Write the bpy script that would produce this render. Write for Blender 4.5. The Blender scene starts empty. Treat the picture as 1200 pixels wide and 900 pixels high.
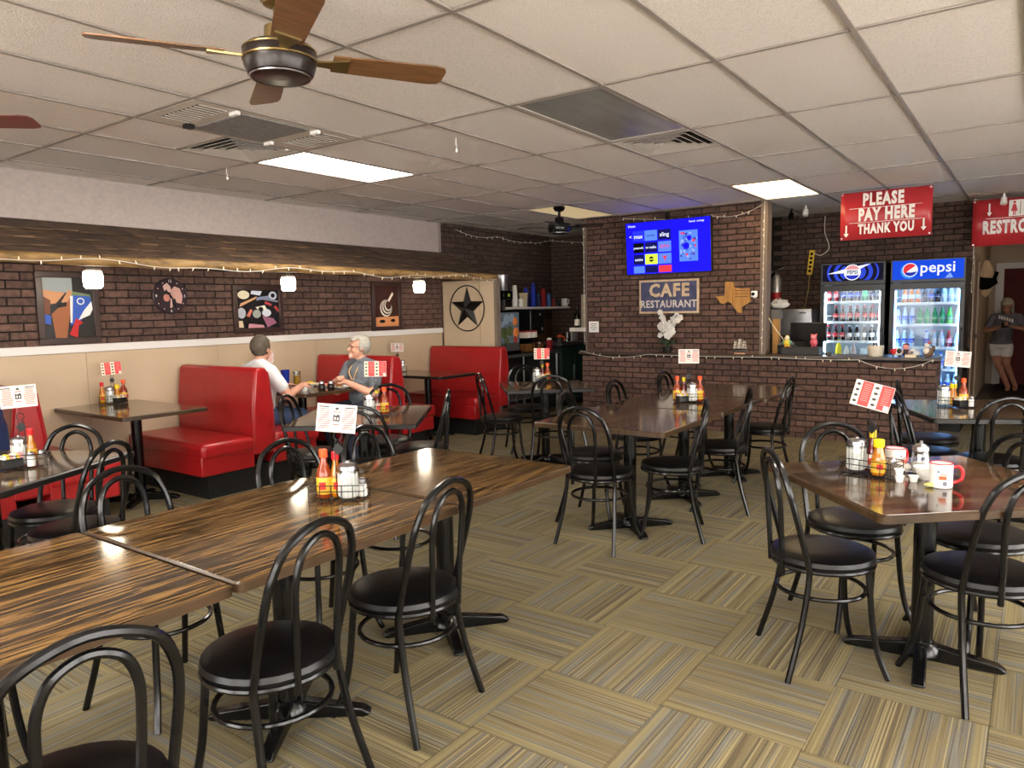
import bpy, bmesh, math, random
import numpy as np
from mathutils import Vector, Matrix, Euler
V = Vector
PI = math.pi
RAD = math.radians
random.seed(11)
SC = bpy.context.scene
COL = SC.collection

# ------------------------------------------------------------------ camera, world, exposure
F_PX, YAW, PITCH, ROLL = 855.8, 0.62331, -0.10021, -0.01953
CAM_H = 1.47
CEIL = 2.642
_cy, _sy, _cp, _sp = math.cos(YAW), math.sin(YAW), math.cos(PITCH), math.sin(PITCH)
_f = V((-_sy*_cp, _cy*_cp, _sp)); _r = V((_cy, _sy, 0)); _u = _r.cross(_f)
_c, _s = math.cos(ROLL), math.sin(ROLL)
_r2 = _r*_c + _u*_s; _u2 = _u*_c - _r*_s
cam_data = bpy.data.cameras.new('camera'); cam = bpy.data.objects.new('camera', cam_data); COL.objects.link(cam)
cam_data.sensor_width = 36.0; cam_data.lens = F_PX*36.0/1200.0; cam_data.clip_start = 0.05
cam.matrix_world = Matrix(((_r2.x, _u2.x, -_f.x, 0), (_r2.y, _u2.y, -_f.y, 0), (_r2.z, _u2.z, -_f.z, CAM_H), (0, 0, 0, 1)))
SC.camera = cam
world = bpy.data.worlds.new('world'); SC.world = world; world.use_nodes = True
world.node_tree.nodes['Background'].inputs[0].default_value = (1.0, 0.955, 0.90, 1)
world.node_tree.nodes['Background'].inputs[1].default_value = 12.0
SC.view_settings.view_transform = 'Standard'
try: SC.view_settings.look = 'None'
except Exception: pass
SC.view_settings.exposure = 0.12
SC.view_settings.gamma = 1.0
SC.view_settings.use_curve_mapping = False
LIGHT_LIT = 22.0          # strength of a lit ceiling panel
LIGHT_WARM = 9.0

# ------------------------------------------------------------------ materials
def lin(c):
    return tuple((x/255/12.92 if x/255 <= 0.04045 else ((x/255+0.055)/1.055)**2.4) for x in c[:3]) + (1.0,)
MATS = {}
def nt(name):
    m = bpy.data.materials.new(name); m.use_nodes = True
    n = m.node_tree.nodes; b = n['Principled BSDF']
    return m, m.node_tree, n, b
def M(name, col=(128, 128, 128), rough=0.5, metal=0.0, spec=0.5, coat=0.0, emit=None, es=0.0, trans=0.0, ior=1.45, alpha=1.0):
    if name in MATS: return MATS[name]
    m, t, n, b = nt(name)
    b.inputs['Base Color'].default_value = lin(col); b.inputs['Roughness'].default_value = rough
    b.inputs['Metallic'].default_value = metal; b.inputs['Specular IOR Level'].default_value = spec
    b.inputs['Coat Weight'].default_value = coat; b.inputs['Coat Roughness'].default_value = 0.08
    b.inputs['Transmission Weight'].default_value = trans; b.inputs['IOR'].default_value = ior
    b.inputs['Alpha'].default_value = alpha
    if emit is not None:
        b.inputs['Emission Color'].default_value = lin(emit); b.inputs['Emission Strength'].default_value = es
    MATS[name] = m
    return m
def NM(name, cols, scale=(1, 1, 1), detail=4.0, nscale=5.0, rough=0.5, bump=0.0, coat=0.0, pos=None, per_object=True, metal=0.0, vary=0.0, distort=0.0, spec=0.5, coord='Object'):
    """noise driven procedural material: cols = list of sRGB colours spread over the noise value"""
    if name in MATS: return MATS[name]
    m, t, n, b = nt(name); L = t.links.new
    tc = n.new('ShaderNodeTexCoord'); mp = n.new('ShaderNodeMapping'); mp.inputs['Scale'].default_value = scale
    L(tc.outputs[coord], mp.inputs['Vector'])
    vec = mp.outputs['Vector']; oi = n.new('ShaderNodeObjectInfo')
    if per_object:
        ad = n.new('ShaderNodeVectorMath'); ad.operation = 'ADD'
        ml = n.new('ShaderNodeMath'); ml.operation = 'MULTIPLY'; ml.inputs[1].default_value = 37.0
        L(oi.outputs['Random'], ml.inputs[0]); L(vec, ad.inputs[0]); L(ml.outputs[0], ad.inputs[1]); vec = ad.outputs[0]
    nz = n.new('ShaderNodeTexNoise'); nz.inputs['Scale'].default_value = nscale; nz.inputs['Detail'].default_value = detail
    nz.inputs['Distortion'].default_value = distort
    L(vec, nz.inputs['Vector'])
    cr = n.new('ShaderNodeValToRGB'); els = cr.color_ramp.elements
    k = len(cols); pos = pos or [0.3+0.4*i/max(1, k-1) for i in range(k)]
    while len(els) < k: els.new(0.5)
    for i in range(k): els[i].position = pos[i]; els[i].color = lin(cols[i])
    L(nz.outputs['Fac'], cr.inputs['Fac'])
    out = cr.outputs['Color']
    if vary:
        hs = n.new('ShaderNodeHueSaturation'); mr = n.new('ShaderNodeMapRange')
        mr.inputs['To Min'].default_value = 1-vary; mr.inputs['To Max'].default_value = 1+vary
        L(oi.outputs['Random'], mr.inputs['Value']); L(mr.outputs[0], hs.inputs['Value']); L(out, hs.inputs['Color']); out = hs.outputs[0]
    L(out, b.inputs['Base Color'])
    b.inputs['Roughness'].default_value = rough; b.inputs['Coat Weight'].default_value = coat; b.inputs['Metallic'].default_value = metal
    b.inputs['Coat Roughness'].default_value = 0.1; b.inputs['Specular IOR Level'].default_value = spec
    if bump:
        bp = n.new('ShaderNodeBump'); bp.inputs['Strength'].default_value = bump; bp.inputs['Distance'].default_value = 0.01
        L(nz.outputs['Fac'], bp.inputs['Height']); L(bp.outputs[0], b.inputs['Normal'])
    MATS[name] = m
    return m
def glass(name, col=(255, 255, 255), amount=0.95, rough=0.02):
    """thin clear glass: transparent with a fresnel gloss"""
    if name in MATS: return MATS[name]
    m, t, n, b = nt(name); L = t.links.new
    tr = n.new('ShaderNodeBsdfTransparent'); tr.inputs[0].default_value = lin(col)
    gl = n.new('ShaderNodeBsdfGlossy'); gl.inputs['Roughness'].default_value = rough
    lw = n.new('ShaderNodeLayerWeight'); lw.inputs[0].default_value = 0.25
    mr = n.new('ShaderNodeMapRange'); mr.inputs['To Min'].default_value = 1-amount; mr.inputs['To Max'].default_value = min(1, 1.25-amount)
    L(lw.outputs['Fresnel'], mr.inputs['Value'])
    mx = n.new('ShaderNodeMixShader'); L(mr.outputs[0], mx.inputs[0]); L(tr.outputs[0], mx.inputs[1]); L(gl.outputs[0], mx.inputs[2])
    L(mx.outputs[0], n['Material Output'].inputs['Surface'])
    MATS[name] = m
    return m
def carpet_mat():
    m, t, n, b = nt('carpet'); L = t.links.new
    tc = n.new('ShaderNodeTexCoord'); oi = n.new('ShaderNodeObjectInfo')
    rnd = n.new('ShaderNodeMath'); rnd.operation = 'MULTIPLY'; rnd.inputs[1].default_value = 91.0; L(oi.outputs['Random'], rnd.inputs[0])
    def noise(sc, det, extra=0.0):
        mp = n.new('ShaderNodeMapping'); mp.inputs['Scale'].default_value = sc; L(tc.outputs['Object'], mp.inputs['Vector'])
        ad = n.new('ShaderNodeVectorMath'); ad.operation = 'ADD'; L(mp.outputs[0], ad.inputs[0])
        a2 = n.new('ShaderNodeMath'); a2.operation = 'ADD'; a2.inputs[1].default_value = extra; L(rnd.outputs[0], a2.inputs[0]); L(a2.outputs[0], ad.inputs[1])
        nz = n.new('ShaderNodeTexNoise'); nz.inputs['Scale'].default_value = 1.0; nz.inputs['Detail'].default_value = det; nz.inputs['Roughness'].default_value = 0.6
        L(ad.outputs[0], nz.inputs['Vector']); return nz
    def ramp(src, els, interp='LINEAR'):
        cr = n.new('ShaderNodeValToRGB'); cr.color_ramp.interpolation = interp; e = cr.color_ramp.elements
        while len(e) < len(els): e.new(0.5)
        for i, (p, c) in enumerate(els): e[i].position = p; e[i].color = lin(c)
        L(src, cr.inputs['Fac']); return cr
    broad = noise((30, 1.1, 1), 3.0)
    base = ramp(broad.outputs['Fac'], [(0.28, (88, 79, 62)), (0.40, (114, 103, 76)), (0.50, (124, 112, 84)), (0.57, (110, 107, 97)), (0.66, (120, 119, 113)), (0.74, (96, 90, 78))])
    thin = noise((165, 0.5, 1), 1.0, 13.0)
    tr = ramp(thin.outputs['Fac'], [(0.58, (0, 0, 0)), (0.62, (255, 255, 255))])
    mx = n.new('ShaderNodeMix'); mx.data_type = 'RGBA'; L(tr.outputs[0], mx.inputs[0]); L(base.outputs[0], mx.inputs[6])
    mx.inputs[7].default_value = lin((150, 138, 104))
    dark = ramp(thin.outputs['Fac'], [(0.36, (255, 255, 255)), (0.41, (0, 0, 0))])
    mx2 = n.new('ShaderNodeMix'); mx2.data_type = 'RGBA'; L(dark.outputs[0], mx2.inputs[0]); L(mx.outputs[2], mx2.inputs[6]); mx2.inputs[7].default_value = lin((88, 82, 70))
    # tan border bands along the two edges of the tile
    sx = n.new('ShaderNodeSeparateXYZ'); L(tc.outputs['Object'], sx.inputs[0])
    ab = n.new('ShaderNodeMath'); ab.operation = 'ABSOLUTE'; L(sx.outputs['X'], ab.inputs[0])
    bd = ramp(ab.outputs[0], [(0.205, (0, 0, 0)), (0.215, (255, 255, 255)), (0.236, (255, 255, 255)), (0.240, (70, 70, 70))])
    mx3 = n.new('ShaderNodeMix'); mx3.data_type = 'RGBA'; mm = n.new('ShaderNodeMath'); mm.operation = 'MULTIPLY'; mm.inputs[1].default_value = 0.6
    L(bd.outputs[0], mm.inputs[0]); L(mm.outputs[0], mx3.inputs[0]); L(mx2.outputs[2], mx3.inputs[6]); mx3.inputs[7].default_value = lin((138, 126, 90))
    pile = noise((420, 420, 1), 2.0, 5.0)
    hv = n.new('ShaderNodeHueSaturation'); mr = n.new('ShaderNodeMapRange'); mr.inputs['To Min'].default_value = 0.52; mr.inputs['To Max'].default_value = 1.28
    L(pile.outputs['Fac'], mr.inputs['Value']); L(mr.outputs[0], hv.inputs['Value']); L(mx3.outputs[2], hv.inputs['Color'])
    L(hv.outputs[0], b.inputs['Base Color']); b.inputs['Roughness'].default_value = 0.95; b.inputs['Specular IOR Level'].default_value = 0.15
    bp = n.new('ShaderNodeBump'); bp.inputs['Strength'].default_value = 0.5; bp.inputs['Distance'].default_value = 0.004
    L(pile.outputs['Fac'], bp.inputs['Height']); L(bp.outputs[0], b.inputs['Normal'])
    MATS['carpet'] = m
    return m

BLACK = M('black metal', (9, 9, 10), 0.24, 0.0, 0.4, coat=0.15)
VINYL = NM('black vinyl', [(9, 9, 10), (15, 14, 15)], nscale=60, rough=0.34, bump=0.03, spec=0.35)
CHROME = M('chrome', (176, 176, 180), 0.28, 1.0)
STEEL = NM('steel', [(150, 150, 152), (178, 178, 180)], scale=(2, 40, 2), nscale=6, rough=0.32, metal=0.9)
RED = NM('red vinyl', [(144, 20, 23), (160, 27, 30)], nscale=9, rough=0.28, bump=0.05, spec=0.5)
TOE = M('black toe kick', (14, 14, 14), 0.6)
OAK = NM('striped oak laminate', [(33, 24, 15), (46, 34, 21), (104, 77, 43), (124, 95, 57)], scale=(46, 2.4, 2), nscale=1.6, detail=5, rough=0.11, pos=[0.42, 0.47, 0.53, 0.68], distort=0.9, coat=0.0, spec=0.35)
WALNUT = NM('walnut laminate', [(38, 29, 20), (64, 49, 35), (96, 76, 54)], scale=(34, 2.2, 2), nscale=1.6, detail=5, rough=0.10, distort=0.4, coat=0.15, spec=0.45, pos=[0.38, 0.48, 0.62])
OAKEDGE = NM('oak edge', [(44, 32, 20), (74, 54, 34)], scale=(30, 2, 2), nscale=2, rough=0.3)
BLKEDGE = M('black edge band', (24, 22, 21), 0.35)
BRICK = NM('brown brick', [(69, 51, 45), (91, 67, 58), (105, 79, 69)], nscale=22, detail=6, rough=0.85, bump=0.5, vary=0.28)
BRICKD = NM('dark brown brick', [(56, 43, 38), (76, 57, 50), (88, 67, 59)], nscale=22, detail=6, rough=0.88, bump=0.5, vary=0.25)
MORTAR = NM('dark mortar', [(22, 17, 15), (36, 28, 25)], nscale=60, rough=0.95, per_object=False)
BEIGE = NM('beige wall paint', [(186, 165, 138), (194, 173, 146)], nscale=3, rough=0.55, per_object=False, bump=0.02)
SOFFIT = NM('taupe wall paint', [(168, 156, 150), (180, 167, 160)], nscale=26, rough=0.6, bump=0.2, per_object=False)
WHITE = M('white paint', (225, 222, 218), 0.45)
WHITEP = M('white plastic', (232, 230, 226), 0.35)
CEILT = NM('ceiling tile', [(202, 193, 185), (226, 217, 209), (231, 222, 214)], nscale=150, detail=3, rough=0.95, bump=0.35, pos=[0.33, 0.45, 0.7], vary=0.04)
GRID = NM('ceiling grid', [(138, 128, 120), (158, 148, 139)], nscale=6, rough=0.6)
CARPET = carpet_mat()
SHAKE = NM('weathered shake', [(44, 32, 24), (78, 58, 42), (112, 86, 60)], scale=(14, 2, 2), nscale=2.4, detail=6, rough=0.85, bump=0.5, vary=0.3)
LOG = NM('golden log', [(96, 72, 40), (144, 112, 66), (166, 134, 84)], scale=(3, 1, 3), nscale=6, detail=5, rough=0.6, bump=0.3)
GLASS = glass('clear glass')
PLATE = M('white ceramic', (228, 226, 220), 0.2)

# ------------------------------------------------------------------ mesh helpers
class MB:
    def __init__(s): s.v = []; s.f = []; s.m = []
    def add(s, vs, fs, m=0):
        o = len(s.v); s.v.extend([tuple(p) for p in vs]); s.f.extend([tuple(i+o for i in q) for q in fs]); s.m.extend([m]*len(fs)); return s
    def box(s, x0, x1, y0, y1, z0, z1, m=0, T=None):
        vs = [V((x, y, z)) for z in (z0, z1) for y in (y0, y1) for x in (x0, x1)]
        if T: vs = [T @ p for p in vs]
        return s.add(vs, [(0, 2, 3, 1), (4, 5, 7, 6), (0, 1, 5, 4), (2, 6, 7, 3), (0, 4, 6, 2), (1, 3, 7, 5)], m)
    def cbox(s, c, d, m=0, T=None):
        return s.box(c[0]-d[0]/2, c[0]+d[0]/2, c[1]-d[1]/2, c[1]+d[1]/2, c[2]-d[2]/2, c[2]+d[2]/2, m, T)
    def tube(s, path, r, seg=8, closed=False, m=0, caps=True, sq=None):
        P = [V(p) for p in path]; n = len(P); rs = r if isinstance(r, (list, tuple)) else [r]*n
        T = []
        for i in range(n):
            a = P[(i-1) % n] if (closed or i > 0) else P[0]; b = P[(i+1) % n] if (closed or i < n-1) else P[-1]
            T.append((b-a).normalized())
        up = V((0, 0, 1)) if abs(T[0].z) < 0.9 else V((1, 0, 0))
        N = (up - T[0]*up.dot(T[0])).normalized(); vs = []
        for i in range(n):
            N = (N - T[i]*N.dot(T[i])).normalized(); B = T[i].cross(N)
            for k in range(seg):
                a = 2*PI*k/seg; vs.append(P[i] + (N*math.cos(a) + B*math.sin(a))*rs[i])
        fs = []
        for i in range(n if closed else n-1):
            j = (i+1) % n
            for k in range(seg): fs.append((i*seg+k, i*seg+(k+1) % seg, j*seg+(k+1) % seg, j*seg+k))
        if caps and not closed: fs.append(tuple(reversed(range(seg)))); fs.append(tuple((n-1)*seg+k for k in range(seg)))
        return s.add(vs, fs, m)
    def lathe(s, prof, seg=16, c=(0, 0, 0), m=0, T=None):
        vs = []; fs = []; n = len(prof)
        for (r, z) in prof:
            for k in range(seg):
                a = 2*PI*k/seg; p = V((c[0]+r*math.cos(a), c[1]+r*math.sin(a), c[2]+z)); vs.append(T @ p if T else p)
        for i in range(n-1):
            for k in range(seg): fs.append((i*seg+k, i*seg+(k+1) % seg, (i+1)*seg+(k+1) % seg, (i+1)*seg+k))
        fs.append(tuple(reversed(range(seg)))); fs.append(tuple((n-1)*seg+k for k in range(seg)))
        return s.add(vs, fs, m)
    def ell(s, c, r, seg=14, rings=8, m=0, T=None):
        prof = [(math.sin(PI*i/rings), -math.cos(PI*i/rings)) for i in range(rings+1)]
        S = Matrix.Translation(V(c)) @ Matrix.Diagonal((r[0], r[1], r[2], 1))
        if T: S = T @ S
        prof[0] = (0.02, -1); prof[-1] = (0.02, 1)
        return s.lathe(prof, seg, m=m, T=S)
    def prism(s, poly, z0, z1, m=0, T=None):
        n = len(poly)
        vs = [V((x, y, z0)) for x, y in poly] + [V((x, y, z1)) for x, y in poly]
        if T: vs = [T @ p for p in vs]
        return s.add(vs, [tuple(reversed(range(n))), tuple(range(n, 2*n))] + [(i, (i+1) % n, n+(i+1) % n, n+i) for i in range(n)], m)
    def flat(s, poly, y, t=0.0006, m=0):
        """a print lying in the local x-z plane, facing -y, poly listed counter-clockwise as seen from -y"""
        n = len(poly)
        vs = [V((x, y, z)) for x, z in poly] + [V((x, y+t, z)) for x, z in poly]
        return s.add(vs, [tuple(range(n)), tuple(reversed(range(n, 2*n)))] + [((i+1) % n, i, n+i, n+(i+1) % n) for i in range(n)], m)
    def rect(s, x0, x1, z0, z1, y, m=0, t=0.0006):
        return s.flat([(x0, z0), (x1, z0), (x1, z1), (x0, z1)], y, t, m)
    def disc(s, cx, cz, r, y, m=0, rz=None, seg=20, t=0.0006):
        rz = rz or r
        return s.flat([(cx+r*math.cos(2*PI*k/seg), cz+rz*math.sin(2*PI*k/seg)) for k in range(seg)], y, t, m)
    def mesh(s, name, mats, smooth=True, angle=38):
        me = bpy.data.meshes.new(name); me.from_pydata(s.v, [], s.f); me.update()
        mats = mats if isinstance(mats, (list, tuple)) else [mats]
        for x in mats: me.materials.append(x)
        if len(mats) > 1: me.polygons.foreach_set('material_index', s.m)
        if smooth:
            me.polygons.foreach_set('use_smooth', [True]*len(me.polygons)); me.set_sharp_from_angle(angle=RAD(angle))
        return me
    def build(s, name, mats, parent=None, loc=None, rot=None, bevel=0.0, bseg=2, smooth=True, angle=38):
        o = bpy.data.objects.new(name, s.mesh(name, mats, smooth, angle)); COL.objects.link(o)
        if parent: o.parent = parent
        if loc is not None: o.location = loc
        if rot is not None: o.rotation_euler = rot
        if bevel:
            b = o.modifiers.new('bevel', 'BEVEL'); b.width = bevel; b.segments = bseg; b.limit_method = 'ANGLE'; b.angle_limit = RAD(40)
        return o
def tag(o, label=None, cat=None, group=None, kind=None):
    if label: o['label'] = label
    if cat: o['category'] = cat
    if group: o['group'] = group
    if kind: o['kind'] = kind
    return o
def thing(name, label, cat, loc=(0, 0, 0), rz=0.0, group=None, kind=None):
    o = bpy.data.objects.new(name, None); COL.objects.link(o); o.location = loc; o.rotation_euler = (0, 0, rz); o.empty_display_size = 0.1
    return tag(o, label, cat, group, kind)
def copy_tree(o, parent=None):
    c = o.copy(); COL.objects.link(c)
    c.parent = parent
    for ch in list(o.children): copy_tree(ch, c)
    return c
def place(proto, loc, rz=0.0, label=None, group=None, first=None):
    """a copy of a prototype tree (the prototype itself is used once)"""
    if proto.get('_used'): c = copy_tree(proto)
    else: c = proto; proto['_used'] = 1
    c.location = loc; c.rotation_euler = (0, 0, rz)
    if label: c['label'] = label
    if group: c['group'] = group
    return c
def text(body, size, mat, parent, loc=(0, 0, 0), rot=(PI/2, 0, 0), name='lettering', weight=0.0, sx=1.0, align='CENTER', ext=0.0006, shear=0.0, space=1.0):
    cu = bpy.data.curves.new(name, 'FONT'); cu.body = body; cu.size = size; cu.align_x = align; cu.align_y = 'CENTER'
    cu.offset = weight*size; cu.extrude = ext; cu.resolution_u = 2; cu.shear = shear; cu.space_character = space
    o = bpy.data.objects.new(name, cu); COL.objects.link(o)
    me = bpy.data.meshes.new_from_object(o); bpy.data.objects.remove(o)
    me.materials.clear(); me.materials.append(mat)
    o = bpy.data.objects.new(name, me); COL.objects.link(o); o.parent = parent; o.location = loc; o.rotation_euler = rot; o.scale = (sx, 1, 1)
    return o
def arc(cx, cy, r, a0, a1, n):
    return [(cx+r*math.cos(a0+(a1-a0)*i/n), cy+r*math.sin(a0+(a1-a0)*i/n)) for i in range(n+1)]
def rrect(w, d, r, n=5):
    w, d = w/2, d/2
    return arc(w-r, d-r, r, 0, PI/2, n) + arc(-w+r, d-r, r, PI/2, PI, n) + arc(-w+r, -d+r, r, PI, 1.5*PI, n) + arc(w-r, -d+r, r, 1.5*PI, 2*PI, n)
def catmull(pts, n=6, closed=False):
    P = [V(p) for p in pts]; out = []; k = len(P)
    for i in range(k if closed else k-1):
        p0 = P[(i-1) % k] if (closed or i > 0) else P[0]; p1 = P[i]; p2 = P[(i+1) % k]; p3 = P[(i+2) % k] if (closed or i < k-2) else P[-1]
        for j in range(n):
            t = j/n; out.append(0.5*((2*p1)+(p2-p0)*t+(2*p0-5*p1+4*p2-p3)*t*t+(3*p1-p0-3*p2+p3)*t**3))
    if not closed: out.append(P[-1])
    return out
# ------------------------------------------------------------------ the setting
def to_px(p):
    d = V(p) - V((0, 0, CAM_H)); z = d.dot(_f)
    if z <= 0.05: return None
    return 600+F_PX*d.dot(_r2)/z, 450-F_PX*d.dot(_u2)/z, z
def in_view(p, mx=60):
    q = to_px(p)
    return q is not None and -mx < q[0] < 1200+mx and -mx < q[1] < 900+mx
X0, X1, Y0, Y1 = -6.5, 3.6, -3.2, 10.2
floor = tag(MB().box(X0-0.2, X1+0.2, Y0-0.2, 15.7, -0.12, -0.006).build('floor', M('subfloor', (70, 64, 54), 0.9)), 'carpet tile floor with striped tan and grey squares', kind='structure')
tile_me = MB().prism(rrect(0.498, 0.498, 0.004, 1), -0.006, 0.0).mesh('carpet_tile', CARPET, smooth=False)
cand = []
for i in range(-11, 11):
    for j in range(-12, 16):
        x, y = -1.325+0.5*i, 2.655+0.5025*j
        if x-0.25 < X0-0.3 or x > X1 or y < Y0 or y > Y1+0.1: continue
        vis = any(in_view((x+a, y+b, 0), 10) for a in (-0.25, 0, 0.25) for b in (-0.25, 0, 0.25))
        cand.append((0 if vis else 1, math.hypot(x, y), x, y, (i+j) % 2))
cand.sort(); rest = MB()
for n_, (nv, d, x, y, par) in enumerate(cand):
    if n_ < 300 and not nv:
        o = bpy.data.objects.new('carpet_tile', tile_me); COL.objects.link(o); o.parent = floor; o.location = (x, y, 0); o.rotation_euler = (0, 0, par*PI/2)
    else: rest.prism([(x+a, y+b) for a, b in rrect(0.498, 0.498, 0.004, 1)], -0.006, 0.0)
tag(rest.build('carpet_tile', CARPET, floor, smooth=False), kind='stuff')

# ceiling: tiles in a 2 x 4 ft grid
GX, GY, TX, TY = -1.9144, 3.5317, 0.6096, 1.2192
ceiling = tag(MB().box(X0-0.2, X1+0.2, Y0-0.2, Y1+0.15, CEIL+0.08, CEIL+0.2).build('ceiling', M('plenum', (60, 55, 50), 0.9)), 'suspended ceiling of off-white speckled tiles in a grid', kind='structure')
LIT = [(-5, 0), (3, 0), (-5, -3), (-1, -3), (3, -3), (7, 0), (7, -3)]
WARM = [(-1, 3)]
DARK = [(-1, 0), (-5, 3)]
FIX = set(LIT+WARM+DARK+[(-4, -1)])
HALF = {(-1, 1): 0, (-5, -1): 1}       # cells whose near / far half is a vent
rng = random.Random(5)
def ceil_tile(cx, cy, w, d):
    key = ('ct', round(w, 3), round(d, 3))
    if key not in MATS: MATS[key] = MB().box(-w/2+0.003, w/2-0.003, -d/2+0.003, d/2-0.003, 0, 0.014).mesh('ceiling_tile', CEILT, smooth=False)
    o = bpy.data.objects.new('ceiling_tile', MATS[key]); COL.objects.link(o); o.parent = ceiling
    o.location = (cx, cy, CEIL+0.006+rng.uniform(-0.001, 0.002)); o.rotation_euler = (rng.uniform(-.002, .002), rng.uniform(-.003, .003), 0)
for i in range(-9, 10):
    for j in range(-6, 7):
        xa, xb = GX+TX*i, GX+TX*(i+1); ya, yb = GY+TY*j, GY+TY*(j+1)
        xa, xb, ya, yb = max(xa, X0), min(xb, X1), max(ya, Y0), min(yb, Y1)
        if xb-xa < 0.05 or yb-ya < 0.05 or (i, j) in FIX: continue
        if (i, j) in HALF:
            h = HALF[(i, j)]; ym = ya+TY/2
            if h == 0: ya = ym
            else: yb = ym
        ceil_tile((xa+xb)/2, (ya+yb)/2, xb-xa, yb-ya)
for i in range(-8, 10):
    x = GX+TX*i
    if X0+0.02 < x < X1: MB().box(x-0.0115, x+0.0115, Y0, Y1, CEIL-0.004, CEIL+0.004).build('grid_runner', GRID, ceiling)
for j in range(-6, 7):
    y = GY+TY*j
    if Y0 < y < Y1: MB().box(X0, X1, y-0.0115, y+0.0115, CEIL-0.003, CEIL+0.004).build('grid_runner', GRID, ceiling)
for (i, j) in HALF:
    y = GY+TY*j+TY/2; MB().box(GX+TX*i, GX+TX*(i+1), y-0.0115, y+0.0115, CEIL-0.003, CEIL+0.004).build('grid_runner', GRID, ceiling)
for k, ys in enumerate(((Y0, 7.45), )):
    MB().box(X0, X0+0.02, ys[0], ys[1], CEIL-0.004, CEIL+0.004).build('grid_runner', GRID, ceiling)

# walls
def brick_wall(name, label, origin, rz, ulen, z0, z1, mat, thick=0.1, keep=None, maxn=300, cls='structure', ext=(0, 0)):
    """origin at the lower-left outer corner seen from the room, bricks run along local +x and face local -y"""
    w = thing(name, label, None, origin, rz, kind=cls)
    MB().box(-ext[0], ulen+ext[1], 0.006, thick, z0-origin[2], z1-origin[2]).build('mortar_bed', MORTAR, w, smooth=False)
    PU, PZ = 0.2095, 0.0668; T = Matrix.Translation(V(origin)) @ Matrix.Rotation(rz, 4, 'Z')
    bl = []; r = 0; z = z0-origin[2]
    while z+0.03 < z1-origin[2]:
        h = min(PZ-0.0095, z1-origin[2]-z); u = -PU/2*(r % 2)
        while u < ulen-0.02:
            a, b = max(0.002, u+0.005), min(ulen-0.002, u+PU-0.005)
            if b-a > 0.02:
                c = V(((a+b)/2, 0, z+h/2)); wc = T @ c
                if keep is None or keep(wc):
                    q = to_px(wc); bl.append((0 if in_view(wc, 15) else 1, q[2] if q else 99, c, round(b-a, 3), round(h, 3)))
            u += PU
        z += PZ; r += 1
    bl.sort(key=lambda t: (t[0], t[1])); rest = MB(); rg = random.Random(len(bl)); nrest = 0
    for n_, (nv, d, c, L_, h) in enumerate(bl):
        if n_ < maxn and not nv:
            key = (mat.name, L_, h)
            if key not in MATS:
                mb = MB(); a, hh = L_/2, h/2; e = 0.003
                vs = [(-a, 0.006, -hh), (a, 0.006, -hh), (a, 0.006, hh), (-a, 0.006, hh), (-a+e, -0.004, -hh+e), (a-e, -0.004, -hh+e), (a-e, -0.004, hh-e), (-a+e, -0.004, hh-e)]
                mb.add(vs, [(4, 5, 6, 7), (0, 1, 5, 4), (1, 2, 6, 5), (2, 3, 7, 6), (3, 0, 4, 7)]); MATS[key] = mb.mesh('brick', mat, smooth=False)
            o = bpy.data.objects.new('brick', MATS[key]); COL.objects.link(o); o.parent = w
            o.location = (c.x, c.y+rg.uniform(-0.0015, 0.002), c.z)
        else:
            rest.box(c.x-L_/2, c.x+L_/2, -0.003, 0.006, c.z-h/2, c.z+h/2); nrest += 1
    if nrest: tag(rest.build('brick', mat, w, smooth=False), kind='stuff')
    return w
# booth side wall: taupe soffit, brick band, white rail, beige panels
wl = brick_wall('wall_booth_side', 'brown brick band above beige panelling behind the booths', (X0, Y0, 1.25), PI/2, 7.45-Y0, 1.25, 2.3, BRICK, 0.12, keep=lambda p: p.y > -0.3)
MB().box(0, 7.45-Y0, -0.012, 0.12, 2.26-1.25, CEIL+0.08-1.25).build('plaster_band', SOFFIT, wl)
MB().box(7.45-Y0-0.03, 7.45-Y0, -0.03, -0.012, 2.26-1.25, CEIL-1.25).build('corner_bead', M('taupe trim', (150, 138, 132), 0.5), wl)
MB().box(0, 7.45-Y0, 0.0, 0.12, -1.25, 0).build('panel_backing', M('panel groove', (150, 130, 106), 0.7), wl)
yy = Y0
for wdt in [1.22]*9:
    b_ = min(yy+wdt, 7.45)
    if b_-yy > 0.05: MB().box(yy+0.001-Y0, b_-0.001-Y0, -0.008, 0.0, -1.25, -0.06).build('wall_panel', BEIGE, wl, bevel=0.002, bseg=1)
    yy = b_
tag(MB().box(X0-0.002, X0+0.022, Y0, 7.45, 1.192, 1.258).build('trim_1', WHITE, bevel=0.004), 'white chair rail under the brick band behind the booths', kind='structure')
tag(MB().box(X0+0.008, X0+0.02, Y0, 7.45, 0, 0.09).build('baseboard_booth_side', M('brown baseboard', (70, 56, 46), 0.6)), 'brown baseboard along the booth wall', kind='structure')
brick_wall('wall_station_side', 'dark brick wall beside the drink station', (X0, 7.45, 0), PI/2, Y1-7.45, 0.0, CEIL+0.08, BRICKD, 0.12, ext=(0, 0.1), keep=lambda p: p.z > 0.9)
brick_wall('wall_back', 'dark brick wall behind the coolers and drink station', (X0, Y1, 0), 0.0, 5.86, 0.0, CEIL+0.08, BRICKD, 0.12, ext=(0.1, 0), keep=lambda p: p.z > 0.9 and (p.x < -4.7 or p.x > -2.9))
tvw = brick_wall('wall_television', 'brown brick partition that carries the television', (-4.86, 8.5, 0.9), 0.0, 2.27, 0.9, CEIL+0.05, BRICK, 0.14)
MB().box(2.27, 2.345, -0.012, 0.152, 0, CEIL+0.004-0.9).build('corner_post', M('grey brown trim', (112, 98, 88), 0.55), tvw)
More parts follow.
